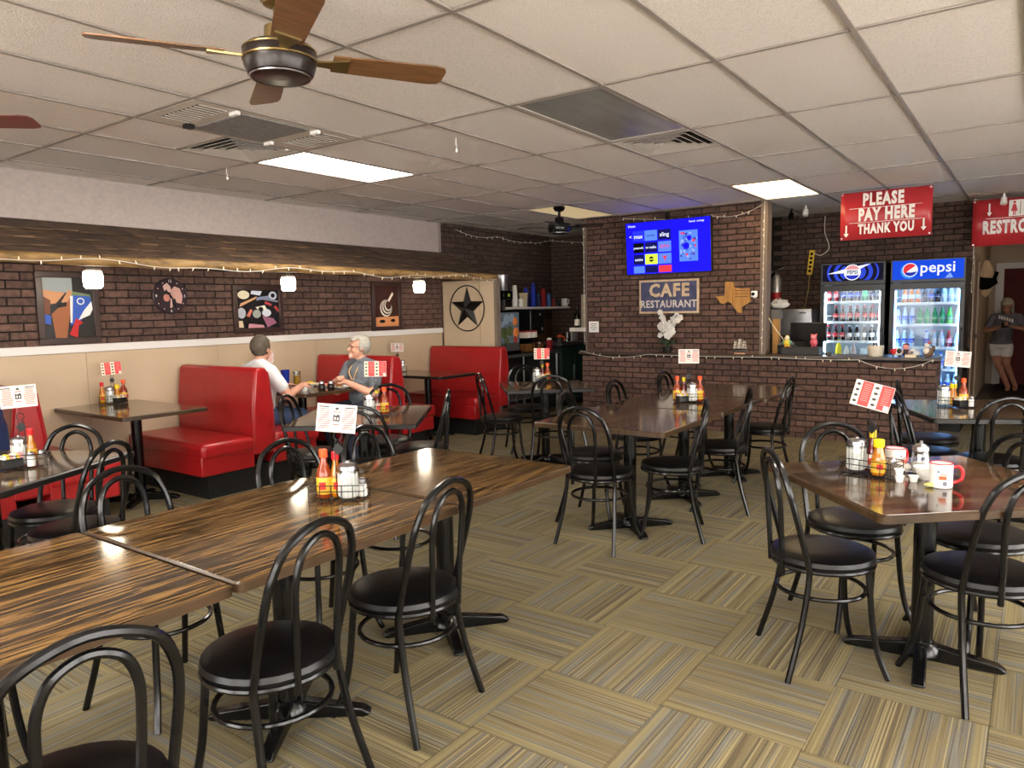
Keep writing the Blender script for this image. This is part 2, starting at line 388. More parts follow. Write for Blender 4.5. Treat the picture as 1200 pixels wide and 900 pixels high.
MB().box(-0.02, 0.0, -0.004, 0.144, 0, CEIL+0.004-0.9).build('corner_post', M('grey brown trim', (112, 98, 88), 0.55), tvw)
ctr = brick_wall('brick_counter', 'long low brick counter below the television and coolers', (-4.86, 8.36, 0), 0.0, 4.06, 0.0, 0.885, BRICK, 0.42, cls=None)
tag(ctr, cat='counter')
# short end return of the counter in brick
for r_ in range(13):
    z = 0.0668*r_; o0 = 0.105*(r_ % 2)
    for a, b in ((0.005, 0.2), (0.21, 0.41)) if r_ % 2 else ((0.005, 0.1), (0.11, 0.305), (0.315, 0.41)):
        MB().box(4.06, 4.066, a, b, z, z+0.057).build('brick', BRICK, ctr, smooth=False)
tag(MB().box(-4.90, -0.76, 8.33, 8.82, 0.886, 0.915).build('counter_top', NM('dark laminate', [(58, 47, 41), (74, 60, 52)], nscale=12, rough=0.3), bevel=0.004), 'dark brown laminate ledge along the top of the brick counter', 'countertop')
# rest of the shell, outside or at the border of the picture
def window_wall(name, label, origin, rz, length, panes, first):
    """local x along the wall, room side at local -y"""
    wf = thing(name, label, None, origin, rz, kind='structure')
    MB().box(0, length, 0, 0.12, 0, 0.35).build('lower_wall', BEIGE, wf); MB().box(0, length, 0, 0.12, 2.35, CEIL+0.08).build('upper_wall', BEIGE, wf)
    e = [0.0]+[v for p in panes for v in p]+[length]
    for a, b in zip(e[::2], e[1::2]):
        if b-a > 0.01: MB().box(a, b, 0, 0.12, 0.35, 2.35).build('pier', BEIGE, wf)
    for k, (a, b) in enumerate(panes):
        wn = thing('window_%d' % (first+k), 'plain unseen storefront window added to let in daylight', None, origin, rz, kind='structure')  # unseen windows, added and enlarged to throw daylight up onto the ceiling
        MB().box(a, b, 0.06, 0.066, 0.35, 2.35).build('pane', glass('window glass', amount=0.97), wn)
        MB().box(a, b, 0.02, 0.1, 0.35, 0.39).box(a, b, 0.02, 0.1, 2.31, 2.35).box(a, a+0.05, 0.02, 0.1, 0.39, 2.31).box(b-0.05, b, 0.02, 0.1, 0.39, 2.31).build('window_frame', WHITE, wn)
window_wall('wall_entrance_side', 'beige wall opposite the booths, with windows added for daylight', (X1, Y1, 0), -PI/2, Y1-Y0, [(4.5, 6.9), (7.2, 9.6), (9.9, 12.3)], 1)
window_wall('wall_window_side', 'beige wall behind the diner, with windows added for daylight', (X1, Y0, 0), PI, X1-X0, [(0.4, 2.8), (3.1, 5.5), (5.8, 8.2)], 4)
# corridor to the restrooms
tag(MB().box(-0.84, -0.72, Y1+0.05, 15.6, 0, CEIL+0.1).build('wall_corridor_side', BEIGE), 'beige corridor wall beside the coolers', kind='structure')
tag(MB().box(0.95, 1.07, Y1, 15.6, 0, CEIL+0.1).build('wall_corridor_far_side', BEIGE), 'beige corridor wall near the restrooms', kind='structure')
tag(MB().box(0.95, X1+0.1, Y1, Y1+0.12, 0, CEIL+0.1).build('wall_back_side', BEIGE), 'beige wall beside the corridor opening', kind='structure')
tag(MB().box(-0.84, 1.07, 15.6, 15.72, 0, CEIL+0.1).build('wall_corridor_end', BEIGE), 'beige end wall of the restroom corridor', kind='structure')
tag(MB().box(-0.84, 1.07, Y1+0.15, 15.6, CEIL+0.0, CEIL+0.1).build('ceiling_corridor', CEILT), 'plain ceiling of the restroom corridor', kind='structure')
tag(MB().box(-0.66, 1.0, Y1-0.02, Y1+0.1, 2.2, CEIL+0.08).build('trim_2', M('header paint', (120, 108, 98), 0.6)), 'taupe header over the corridor opening', kind='structure')
MAROON = NM('maroon door paint', [(84, 24, 27), (94, 30, 32)], nscale=4, rough=0.6, spec=0.2)
d1 = thing('door_1', 'maroon employees only door at the end of the corridor', None, (-0.5, 15.58, 0), kind='structure')
MB().box(0, 0.92, -0.02, 0.02, 0.0, 2.03).build('door_leaf', MAROON, d1)
MB().box(-0.12, 0.0, -0.04, 0.02, 0, 2.03).box(0.92, 1.02, -0.04, 0.02, 0, 2.03).box(-0.12, 1.02, -0.04, 0.02, 2.03, 2.13).build('door_frame', WHITE, d1)
sg = MB().rect(0.30, 0.72, 1.52, 1.76, -0.024, 0, 0.003).rect(0.31, 0.71, 1.68, 1.75, -0.0255, 1).build('door_sign', [M('sign cream', (206, 196, 178), 0.5), M('sign navy', (46, 50, 92), 0.5)], d1)
text('NOTICE', 0.07, WHITEP, sg, (0.51, -0.027, 1.714), weight=0.02)
text('EMPLOYEES', 0.062, M('ink', (50, 46, 52), 0.6), sg, (0.51, -0.027, 1.635), weight=0.02, sx=0.95)
text('ONLY', 0.062, M('ink', (50, 46, 52), 0.6), sg, (0.51, -0.027, 1.562), weight=0.02)
kb = MB().lathe([(0.012, 0), (0.012, 0.03), (0.03, 0.04), (0.032, 0.06), (0.02, 0.075)], 12, T=Matrix.Translation((0.85, -0.02, 0.95)) @ Matrix.Rotation(PI/2, 4, 'X')).build('door_knob', CHROME, d1)
d2 = thing('door_2', 'beige side door with a chrome knob in the corridor', None, (-0.72, 11.5, 0), -PI/2, kind='structure')
d2.rotation_euler = (0, 0, PI/2)
TAUPE = M('taupe door', (140, 118, 100), 0.5)
MB().box(0, 0.86, -0.012, 0.0, 0, 2.03).build('door_leaf', TAUPE, d2)
MB().box(-0.09, 0, -0.03, 0, 0, 2.03).box(0.86, 0.95, -0.03, 0, 0, 2.03).box(-0.09, 0.95, -0.03, 0, 2.03, 2.1).build('door_frame', M('door casing', (158, 138, 118), 0.5), d2)
MB().lathe([(0.012, 0), (0.012, 0.03), (0.03, 0.04), (0.032, 0.06), (0.02, 0.075)], 12, T=Matrix.Translation((0.07, -0.012, 1.0)) @ Matrix.Rotation(PI/2, 4, 'X')).build('door_knob', CHROME, d2)
tag(MB().prism(rrect(0.9, 2.2, 0.03), 0.0, 0.012, T=Matrix.Translation((-0.1, 14.4, 0))).build('floor_mat', M('rubber mat', (20, 19, 19), 0.8)), 'black rubber mat on the corridor floor', 'mat')

t = thing('corridor_fill_lamp', 'small unseen round lamp added to brighten the corridor', 'lamp', (0.45, 12.6, CEIL))  # added fill lamp, lifts the dim corridor and the woman
MB().lathe([(0.05, -0.09), (0.12, -0.07), (0.15, -0.02)], 18).build('lamp_bowl', M('corridor fill glow', (255, 250, 240), 0.5, emit=(255, 232, 200), es=14.0), t); MB().lathe([(0.15, -0.022), (0.165, -0.018), (0.165, 0)], 18).build('lamp_rim', WHITE, t)
# ------------------------------------------------------------------ ceiling fixtures
LENS = M('lit lens', (255, 255, 255), 0.5, emit=(255, 246, 232), es=LIGHT_LIT)
LENSW = M('warm lit lens', (255, 240, 210), 0.5, emit=(255, 222, 165), es=LIGHT_WARM)
LENSD = NM('dark acrylic lens', [(128, 127, 124), (150, 149, 146)], scale=(6, 1, 1), nscale=1.5, rough=0.16)
FRAMEW = M('fixture frame', (164, 156, 148), 0.5)
def panel(i, j, lens, label, name='ceiling_light'):
    t = thing(name, label, 'ceiling light', (GX+TX*(i+0.5), GY+TY*(j+0.5), CEIL), group='recessed ceiling lights')
    w, d = TX/2-0.012, TY/2-0.012; e = 0.02
    MB().box(-w, w, -d, -d+e, -0.002, 0.012).box(-w, w, d-e, d, -0.002, 0.012).box(-w, -w+e, -d+e, d-e, -0.002, 0.012).box(w-e, w, -d+e, d-e, -0.002, 0.012).build('light_frame', FRAMEW, t)
    MB().box(-w+e, w-e, -d+e, d-e, 0.004, 0.009).build('lens', lens, t)
    return t
panel(-5, 0, LENS, 'brightly lit white ceiling panel beside the air vents')
panel(-1, 3, LENSW, 'warm yellowish lit ceiling panel beside the pay here banner')
panel(-1, 0, LENSD, 'unlit grey ceiling panel beside the square air vent')
panel(-5, 3, M('dim lens', (150, 138, 110), 0.4, emit=(255, 224, 170), es=0.45), 'dim ceiling panel near the small far ceiling fan')
for k, c_ in enumerate(LIT[1:]):
    panel(c_[0], c_[1], LENS, ('lit ceiling panel over the entrance side of the diner', 'lit ceiling panel over the booths by the window wall', 'lit ceiling panel behind the camera by the windows',
          'lit ceiling panel at the far entrance window corner', 'lit ceiling panel against the entrance wall', 'lit ceiling panel in the corner by the entrance door')[k])
VENTM = M('vent enamel', (186, 178, 168), 0.5); VDARK = M('vent dark', (34, 31, 29), 0.8)
def square_vent(cx, cy, label, dirt=False):
    t = thing('ceiling_vent', label, 'vent', (cx, cy, CEIL)); w = 0.29
    MB().box(-w, w, -w, w, 0.035, 0.05).build('backing', VDARK, t)
    for k in range(5):
        a = w-0.055*k; b = a-0.03; z = 0.0
        m = MB()
        for sgn in (-1, 1):
            m.add([(-a, sgn*a, z-0.004), (a, sgn*a, z-0.004), (b, sgn*b, z+0.014), (-b, sgn*b, z+0.014)], [(0, 1, 2, 3)])
            m.add([(sgn*a, -a, z-0.004), (sgn*a, a, z-0.004), (sgn*b, b, z+0.014), (sgn*b, -b, z+0.014)], [(0, 1, 2, 3)])
        o = m.build('louver', VENTM, t, smooth=False); sm = o.modifiers.new('solid', 'SOLIDIFY'); sm.thickness = 0.003
square_vent(GX-TX/2, GY+TY+TX/2, 'square stepped air vent beside the unlit ceiling panel')
square_vent(GX-4.5*TX, GY-TX/2, 'dirty square air vent beside the long air unit')
t = thing('air_unit', 'long ceiling air unit with grille ends and grey filter', 'air vent', (GX-3.5*TX, GY-TY/2, CEIL))
MB().box(-0.29, 0.29, -0.59, 0.59, -0.004, 0.02).build('cover_plate', M('unit cover', (188, 178, 166), 0.5), t)
MB().box(-0.25, 0.25, -0.27, 0.22, -0.012, -0.004).build('filter', NM('grey filter', [(112, 108, 106), (132, 128, 125)], nscale=40, rough=0.9), t)
for (ya, yb) in ((-0.53, -0.36), (0.33, 0.53)):
    g = MB().box(-0.17, 0.23, ya, yb, -0.006, -0.003).build('grille', VDARK, t)
    for k in range(10):
        x = -0.16+0.043*k; MB().box(x, x+0.014, ya, yb, -0.011, -0.006).build('slat', VENTM, g)
for (x, y) in ((-0.24, -0.31), (0.24, -0.31), (-0.24, 0.27), (0.24, 0.27)): MB().box(x-0.035, x+0.035, y-0.014, y+0.014, -0.024, -0.004).build('clip', WHITEP, t)
MB().box(-0.235, -0.185, -0.35, -0.30, -0.03, -0.004).build('sensor', M('sensor black', (20, 20, 20), 0.4), t)

# ceiling fans
BRASS = M('aged brass', (150, 128, 84), 0.3, 0.9); BRONZE = M('dark bronze', (34, 26, 24), 0.3, 0.25)
BLADE = NM('walnut blade', [(88, 58, 34), (122, 84, 50)], scale=(3, 30, 2), nscale=2, rough=0.4)
def ceiling_fan(label, loc, ang, R=0.63, blade_mat=BLADE, body=BRONZE, drop=0.22, n=4, accent=BRASS):
    t = thing('ceiling_fan', label, 'ceiling fan', loc, ang); zc = CEIL-loc[2]
    MB().lathe([(0.065, zc), (0.07, zc-0.02), (0.05, zc-0.05), (0.016, zc-0.06), (0.016, 0.11)][::-1], 16).build('down_rod', accent, t)
    MB().lathe([(0.05, 0.12), (0.055, 0.06), (0.05, 0.055)][::-1], 16).build('coupling', accent, t)
    MB().lathe([(0.02, -0.058), (0.10, -0.058), (0.116, -0.05), (0.128, -0.02), (0.130, 0.03), (0.118, 0.05), (0.05, 0.062)], 28).build('motor_housing', body, t)
    MB().lathe([(0.129, -0.002), (0.134, 0.0), (0.134, 0.006), (0.129, 0.008)], 28).lathe([(0.118, 0.032), (0.1325, 0.034), (0.1325, 0.039), (0.12, 0.041)], 28).build('trim_ring', accent, t)
    MB().tube([(0.108*math.cos(2*PI*k/28), 0.108*math.sin(2*PI*k/28), -0.056) for k in range(28)], 0.0035, 6, closed=True).build('rim', CHROME, t)
    for k in range(n):
        T = Matrix.Rotation(2*PI*k/n, 4, 'Z') @ Matrix.Rotation(RAD(-12), 4, 'X')
        bl = MB().prism([(0.19, -0.055), (R-0.05, -0.068), (R-0.012, -0.06), (R, -0.035), (R, 0.035), (R-0.012, 0.06), (R-0.05, 0.068), (0.19, 0.055)], 0.012, 0.018, T=T).build('blade', blade_mat, t, bevel=0.0015)
        MB().prism([(0.10, -0.014), (0.17, -0.02), (0.25, -0.045), (0.25, 0.045), (0.17, 0.02), (0.10, 0.014)], 0.005, 0.012, T=T).build('blade_arm', accent, bl)
    return t
ceiling_fan('large bronze ceiling fan with wooden blades over the booth side', (-2.30, 1.78, 2.395), math.atan2(1.08, 0.65))
ceiling_fan('ceiling fan at the border of the picture above the window booth', (-4.50, 1.24, 2.42), RAD(41), blade_mat=M('mahogany blade', (96, 48, 40), 0.4))
ceiling_fan('small black ceiling fan hanging near the far drink station', (-4.5, 7.25, 2.40), RAD(20), R=0.5, blade_mat=M('dark blade', (60, 46, 38), 0.5), body=BLACK, accent=BLACK)
# ------------------------------------------------------------------ shake canopy over the booths
can = thing('shake_canopy', 'weathered wood shake canopy with a golden log edge over the booths', 'canopy', (-6.485, -0.6, 0))
CL = 8.1; SL = V((0.86, 0, -0.325)); SN = V((0.325, 0, 0.86)).normalized(); s1 = SL.normalized(); slen = SL.length
MB().add([(0, 0, 2.235), (0, CL, 2.235), (0.86, CL, 1.905), (0.86, 0, 1.905), (0, 0, 2.21), (0, CL, 2.21), (0.86, CL, 1.88), (0.86, 0, 1.88)],
         [(0, 3, 2, 1), (4, 5, 6, 7), (0, 1, 5, 4), (2, 3, 7, 6), (0, 4, 7, 3), (1, 2, 6, 5)]).build('deck', M('dark deck', (52, 40, 32), 0.8), can)
rg = random.Random(3)
for course in range(4):
    y = 0.0
    while y < CL-0.02:
        w = rg.uniform(0.12, 0.24); w = min(w, CL-y)
        a = course*slen/4-0.03; b = a+slen/4+0.10+rg.uniform(-0.015, 0.02)
        a = max(a, 0.0); b = min(b, slen+0.03)
        o_ = V((0, 0, 2.238)); lift = 0.004+rg.uniform(0, 0.006)
        pa = o_+s1*a+SN*0.002; pb = o_+s1*b+SN*(0.016+lift)
        th = SN*0.012
        vs = [pa+V((0, y+0.003, 0)), pa+V((0, y+w-0.003, 0)), pb+V((0, y+w-0.003, 0)), pb+V((0, y+0.003, 0))]
        c = sum(vs, V())/4; vs2 = [p-c for p in vs]
        if y > 2.0: MB().add(vs2+[p+th for p in vs2], [(0, 1, 2, 3), (7, 6, 5, 4), (0, 4, 5, 1), (1, 5, 6, 2), (2, 6, 7, 3), (3, 7, 4, 0)]).build('shingle', SHAKE, can, loc=c, smooth=False)
        y += w
mb = MB(); pts = [V((0.875+rg.uniform(-.006, .006), CL*k/26, 1.895+rg.uniform(-.006, .006))) for k in range(27)]
mb.tube(pts, [0.042+rg.uniform(-.005, .005) for _ in pts], 10).build('log_edge', LOG, can)
# string of lights draped along the log edge
WIRE = M('white wire', (214, 208, 196), 0.5); BULB = M('clear mini bulb', (240, 230, 205), 0.2, emit=(255, 240, 215), es=0.08)
def string_lights(label, path, step=0.12, drop=0.028, r=0.003):
    t = thing('string_lights', label, 'string lights', path[0]); P = [V(p)-V(path[0]) for p in path]
    MB().tube(P, r, 5).build('cord', WIRE, t)
    mb = MB(); acc = 0; k = 0; rg2 = random.Random(len(P))
    for a, b in zip(P, P[1:]):
        acc += (b-a).length
        while acc > step:
            acc -= step; k += 1; q = b; d = V((rg2.uniform(-.5, .5), rg2.uniform(-.5, .2), rg2.choice((-1, -1, 1)))).normalized()
            mb.tube([q, q+d*drop*0.6, q+d*drop], [0.004, 0.005, 0.0015], 5)
    tag(mb.build('mini_bulbs', BULB, t), kind='stuff')
    return t
path = []
for k in range(120):
    y = -0.4+7.85*k/119; path.append((-5.561+0.004*math.sin(y*9), y, 1.872+0.02*math.sin(y*3.1)+0.012*math.sin(y*7.7)))
string_lights('white string lights draped along the log edge of the canopy', path, 0.13)
# jelly jar lamps under the canopy
LAMPM = M('frosted lamp glass', (255, 250, 240), 0.4, emit=(255, 240, 212), es=26.0)
for y, lab in ((2.72, 'glowing glass jar lamp beside the boot and flag picture'), (4.52, 'glowing glass jar lamp beside the tackle picture'), (6.36, 'glowing glass jar lamp near the star panel')):
    t = thing('jar_lamp', lab, 'lamp', (-5.88, y, 1.70), group='jar lamps under the canopy')
    MB().lathe([(0.05, 0.0), (0.066, 0.02), (0.07, 0.09), (0.062, 0.13)], 12).build('glass_jar', LAMPM, t)
    MB().lathe([(0.055, 0.13), (0.06, 0.14), (0.058, 0.155), (0.02, 0.165), (0.02, 0.27)], 12).build('lamp_base', M('lamp base', (110, 100, 88), 0.5), t)
# star panel closing the end of the canopy
sp_ = thing('wall_star_end', 'beige end panel below the canopy that carries the star', None, (-6.48, 7.47, 0), kind='structure')
MB().box(0, 0.87, 0, 0.06, 0, 1.87).build('panel_board', BEIGE, sp_)
for x in (0.0, 0.62): MB().box(x+0.0, x+0.012, -0.004, 0, 0, 1.87).build('batten', M('beige batten', (176, 154, 124), 0.5), sp_)
MB().box(0.86, 0.9, -0.012, 0.07, 0, 1.88).build('edge_trim', M('grey edge trim', (120, 108, 96), 0.5), sp_)
t = thing('metal_star', 'black barn star inside a metal ring on the beige panel', 'wall decor', (-6.06, 7.464, 1.51))
ring = [(0.285*math.cos(2*PI*k/40), -0.012, 0.295*math.sin(2*PI*k/40)) for k in range(40)]
STARM = M('black iron', (24, 22, 21), 0.45, 0.4)
MB().tube(ring, 0.008, 6, closed=True).build('ring', STARM, t)
vs = [(0, -0.07, 0)]; fs = []
for k in range(10):
    a = PI/2+PI*k/5; r = 0.285 if k % 2 == 0 else 0.112; vs.append((r*math.cos(a), -0.004, r*math.sin(a)))
for k in range(10): fs.append((0, 1+(k+1) % 10, 1+k))
MB().add(vs, fs).add(vs[1:], [tuple(range(10))]).build('star', STARM, t, smooth=False)

# ------------------------------------------------------------------ booths
def bench(label, y, near=True, far=True, xa=-6.46, xb=-5.30):
    """back slab centred on y; near seat faces -y, far seat faces +y"""
    t = thing('booth_bench', label, 'booth bench', ((xa+xb)/2, y, 0), group='red booth benches'); L = xb-xa; h = L/2
    prof = [(-0.105, 0.30), (0.105, 0.30), (0.10, 0.7), (0.062, 1.0), (0.045, 1.03), (-0.045, 1.03), (-0.062, 1.0), (-0.10, 0.7)]
    T = Matrix(((0, 0, 1, 0), (1, 0, 0, 0), (0, 1, 0, 0), (0, 0, 0, 1)))
    MB().prism(prof, -h, h, T=T).build('back_cushion', RED, t, bevel=0.022, bseg=3)
    for s in (-0.1, 0.1):
        sg_ = 1 if s > 0 else -1
        MB().tube([(h-0.012, sg_*0.104, 0.32), (h-0.012, sg_*0.101, 0.7), (h-0.012, sg_*0.066, 0.985), (h-0.012, 0.0, 1.028)], 0.008, 6).build('piping', RED, t)
    for on, sg in ((near, -1), (far, 1)):
        if not on: continue
        ya, yb = sorted((sg*0.10, sg*0.585))
        MB().box(-h, h+0.01, ya, yb, 0.335, 0.465).build('seat_cushion', RED, t, bevel=0.04, bseg=4)
        MB().box(-h, h-0.01, ya, yb-0.03 if sg > 0 else yb, 0.2, 0.36).build('seat_apron', RED, t, bevel=0.01)
    ya = -0.5 if near else -0.10; yb = 0.5 if far else 0.10
    MB().box(-h, h-0.07, ya, yb, 0.0, 0.2).build('toe_kick', TOE, t)
    return t
bench('red vinyl booth bench near the window, half hidden by the round backed chairs', 1.98)
bench('red vinyl booth bench between the empty table and the man in white', 3.755)
bench('red vinyl booth bench behind the man in the grey shirt', 5.36)
bench('red vinyl booth bench standing against the star panel', 7.22, far=False)

# ------------------------------------------------------------------ tables
def table(label, cx, cy, rz, w, d, top, edge, base_at=None, base_rz=0.0, h=0.75, post=0.042, foot=0.30, group=None, name='dining_table', bases=((0, 0),)):
    t = thing(name, label, 'table', (cx, cy, 0), rz, group=group)
    MB().prism(rrect(w-0.008, d-0.008, 0.02), h-0.030, h).build('tabletop', top, t, bevel=0.006, bseg=2)
    pr = rrect(w, d, 0.024); n = len(pr)
    inn = rrect(w-0.012, d-0.012, 0.018)
    mb = MB(); zs = ((h-0.033, inn), (h-0.030, pr), (h-0.006, pr), (h-0.0005, inn)); vs = [V((x, y, z)) for z, P in zs for x, y in P]
    fs = [(i*n+k, i*n+(k+1) % n, (i+1)*n+(k+1) % n, (i+1)*n+k) for i in range(3) for k in range(n)]
    mb.add(vs, fs).build('edge_band', edge, t)
    for (bx, by) in bases:
        MB().lathe([(post, 0.05), (post, h-0.04)], 14, c=(bx, by, 0)).build('post', BLACK, t)
        MB().box(bx-0.2, bx+0.2, by-0.05, by+0.05, h-0.045, h-0.032).build('top_plate', BLACK, t)
        hub = MB().lathe([(0.075, 0.03), (0.07, 0.055), (0.05, 0.075)], 14, c=(bx, by, 0)).build('hub', BLACK, t)
        for k in range(4):
            T = Matrix.Translation((bx, by, 0)) @ Matrix.Rotation(base_rz+PI/4+PI/2*k, 4, 'Z')
            MB().prism([(0.0, 0.0), (foot-0.02, 0.0), (foot, 0.012), (foot-0.03, 0.032), (0.06, 0.066), (0.0, 0.066)], -0.024, 0.024, T=T @ Matrix.Rotation(PI/2, 4, 'X')).build('foot', BLACK, t, bevel=0.006)
    return t
def dirang(dx, dy): return math.atan2(-dx, dy)
G1 = 'long row of striped oak tables'
table('striped oak table cut by the picture edge, nearest the camera', -2.175, 0.655, 0.0, 0.9, 0.90, OAK, OAKEDGE, group=G1, base_rz=RAD(10))
table('striped oak table in the middle of the long row, carrying a caddy', -2.175, 1.585, 0.0, 0.9, 0.94, OAK, OAKEDGE, group=G1, base_rz=RAD(-8))
table('bare striped oak table at the far end of the long row', -2.175, 2.47, 0.0, 0.9, 0.80, OAK, OAKEDGE, group=G1, base_rz=RAD(6))
G2 = 'row of brown tables in the middle of the floor'
table('brown wood grain table nearest the camera in the centre row', -2.175, 4.36, 0.0, 0.91, 0.96, WALNUT, OAKEDGE, group=G2)
table('brown wood grain table in the centre row carrying the hot sauce caddy', -2.175, 5.28, 0.0, 0.91, 0.84, WALNUT, OAKEDGE, group=G2)
table('brown wood grain table of the centre row closest to the brick counter', -2.14, 6.2, 0.0, 0.91, 0.92, WALNUT, OAKEDGE, group=G2)
table('dark brown table set with red and white mugs', -0.335, 3.345, math.atan2(-0.747, 0.667), 0.88, 0.96, WALNUT, OAKEDGE, base_rz=RAD(8))
table('dark brown table beside the counter end, reflecting the blue cooler', -0.29, 5.82, math.atan2(0.44, 0.9), 0.94, 0.98, WALNUT, BLKEDGE, base_rz=RAD(20))
table('brown table with black edge at the picture border beside the first booth', -4.155, 1.355, math.atan2(-0.87, 0.48), 0.94, 0.94, WALNUT, BLKEDGE)
table('dark table with black edge between the dining men and the oak row', -3.88, 3.57, math.atan2(0.58, 0.8), 0.88, 0.96, WALNUT, BLKEDGE)
table('dark brown table in front of the drink station', -3.83, 5.87, math.atan2(0.65, 0.76), 0.82, 0.82, WALNUT, BLKEDGE)
G3 = 'booth tables fixed to the beige wall'
table('bare brown booth table between the first two red benches', -5.925, 2.95, 0.0, 1.12, 0.68, WALNUT, OAKEDGE, group=G3, bases=((0.08, 0),), name='booth_table')
table('booth table covered with the breakfast of the two men', -5.925, 4.59, 0.0, 1.12, 0.68, WALNUT, OAKEDGE, group=G3, bases=((0.08, 0),), name='booth_table')
table('bare booth table in front of the last red bench', -5.925, 6.42, 0.0, 1.12, 0.66, WALNUT, BLKEDGE, group=G3, bases=((0.08, 0),), name='booth_table')

# ------------------------------------------------------------------ bentwood style metal chairs
ch = thing('bistro_chair', 'x', 'chair', (0, 0, 0), group='black metal bistro chairs')
MB().lathe([(0.175, 0.432), (0.198, 0.438), (0.204, 0.452), (0.198, 0.468), (0.17, 0.478), (0.09, 0.482), (0.01, 0.483)], 28).build('seat', VINYL, ch)
MB().tube([(0.196*math.cos(2*PI*k/28), 0.196*math.sin(2*PI*k/28), 0.43) for k in range(28)], 0.010, 8, closed=True).build('seat_rim', BLACK, ch)
MB().tube([(0.172*math.cos(2*PI*k/28), 0.172*math.sin(2*PI*k/28)-0.005, 0.315) for k in range(28)], 0.009, 8, closed=True).build('stretcher', BLACK, ch)
for s in (-1, 1):
    MB().tube(catmull([(s*0.125, 0.135, 0.43), (s*0.132, 0.142, 0.33), (s*0.142, 0.152, 0.2), (s*0.158, 0.17, 0.09), (s*0.185, 0.2, 0.0)], 4), 0.0125, 8).build('leg', BLACK, ch)
    MB().tube(catmull([(s*0.172, -0.105, 0.44), (s*0.174, -0.112, 0.36), (s*0.186, -0.14, 0.2), (s*0.212, -0.195, 0.0)], 4), 0.0125, 8).build('leg', BLACK, ch)
hoop = catmull([(-0.172, -0.105, 0.43), (-0.176, -0.135, 0.55), (-0.178, -0.170, 0.68), (-0.165, -0.193, 0.77), (-0.118, -0.21, 0.845), (0, -0.217, 0.882), (0.118, -0.21, 0.845), (0.165, -0.193, 0.77), (0.178, -0.170, 0.68), (0.176, -0.135, 0.55), (0.172, -0.105, 0.43)], 5)
MB().tube(hoop, 0.0125, 8).build('back_hoop', BLACK, ch)
inner = catmull([(-0.082, -0.182, 0.40), (-0.086, -0.190, 0.55), (-0.092, -0.198, 0.68), (-0.088, -0.207, 0.76), (-0.06, -0.214, 0.82), (0, -0.217, 0.845), (0.06, -0.214, 0.82), (0.088, -0.207, 0.76), (0.092, -0.198, 0.68), (0.086, -0.190, 0.55), (0.082, -0.182, 0.40)], 5)
MB().tube(inner, 0.011, 8).build('inner_hoop', BLACK, ch)
CHAIRS = [
    (-1.63, 0.62, -1, 0.12, 'black bistro chair cut off by the picture corner, nearest the camera'),
    (-1.85, 1.29, -1, -0.16, 'black bistro chair at the near side of the middle oak table'),
    (-1.86, 1.88, -1, -0.12, 'black bistro chair beside the joint between the last two oak tables'),
    (-2.64, 2.13, 1, 0.0, 'black bistro chair behind the caddy on the oak table'),
    (-2.62, 2.62, 1, 0.05, 'black bistro chair across the bare far oak table'),
    (-2.69, 1.41, 1, 0.1, 'black bistro chair across the middle oak table, nearest the first booth'),
    (-2.72, 0.72, 1, 0.0, 'black bistro chair under the nearest oak table, only its legs showing'),
    (-4.22, 1.66, 0.48, -0.87, 'black bistro chair facing the camera across the border table'),
    (-3.75, 1.57, -0.87, -0.48, 'black bistro chair at the border table, turned to show its side'),
    (-4.27, 3.46, 0.85, 0.5, 'black bistro chair beside the man in white, at the dark table'),
    (-3.62, 3.34, -0.58, 0.8, 'black bistro chair backing onto the oak row, at the dark table'),
    (-4.20, 4.10, 0.58, -0.8, 'black bistro chair at the dark table, nearest the man in grey'),
    (-3.74, 4.02, -0.8, -0.58, 'black bistro chair seen edge on beside the dark table'),
    (-4.14, 5.58, 0.62, 0.78, 'black bistro chair in front of the drink station table, turned toward the counter'),
    (-3.63, 5.69, -0.5, 0.86, 'black bistro chair backing the centre row, at the drink station table'),
    (-4.33, 6.28, 0.65, -0.76, 'black bistro chair across the drink station table, nearest the steel worktable'),
    (-2.50, 4.44, 1, 0.15, 'black bistro chair tucked sideways under the near centre table'),
    (-2.19, 3.97, 0.05, 1, 'black bistro chair at the head of the centre row, back to the camera'),
    (-2.60, 5.36, 1, 0.05, 'black bistro chair across the hot sauce table, near the white orchid'),
    (-2.56, 6.25, 1, 0.0, 'black bistro chair across the centre row under the orchid and sign'),
    (-1.89, 4.40, -0.9, -0.36, 'first black bistro chair on the open floor side of the centre row'),
    (-1.85, 5.16, -0.92, -0.36, 'second black bistro chair on the open floor side of the centre row'),
    (-1.82, 6.12, -1, -0.05, 'black bistro chair on the open floor closest to the brick counter'),
    (-0.68, 3.11, 0.85, 0.53, 'black bistro chair on the open floor side of the mug table'),
    (-0.66, 3.66, 0.65, -0.76, 'black bistro chair behind the red menu card of the mug table'),
    (-0.13, 3.20, -0.7, 0.72, 'black bistro chair at the near side of the mug table, cut by the border'),
    (-0.17, 3.72, -0.7, -0.7, 'black bistro chair at the far side of the mug table, mostly hidden'),
    (-0.58, 5.62, 0.9, 0.44, 'black bistro chair at the counter end table, nearer the camera'),
    (-0.63, 6.22, 0.95, 0.1, 'black bistro chair at the counter end table, nearer the cooler'),
    (-0.2, 5.53, -0.44, 0.9, 'black bistro chair in front of the corridor at the counter end table'),
]
for (x, y, dx, dy, lab) in CHAIRS: place(ch, (x, y, 0), dirang(dx, dy), lab)
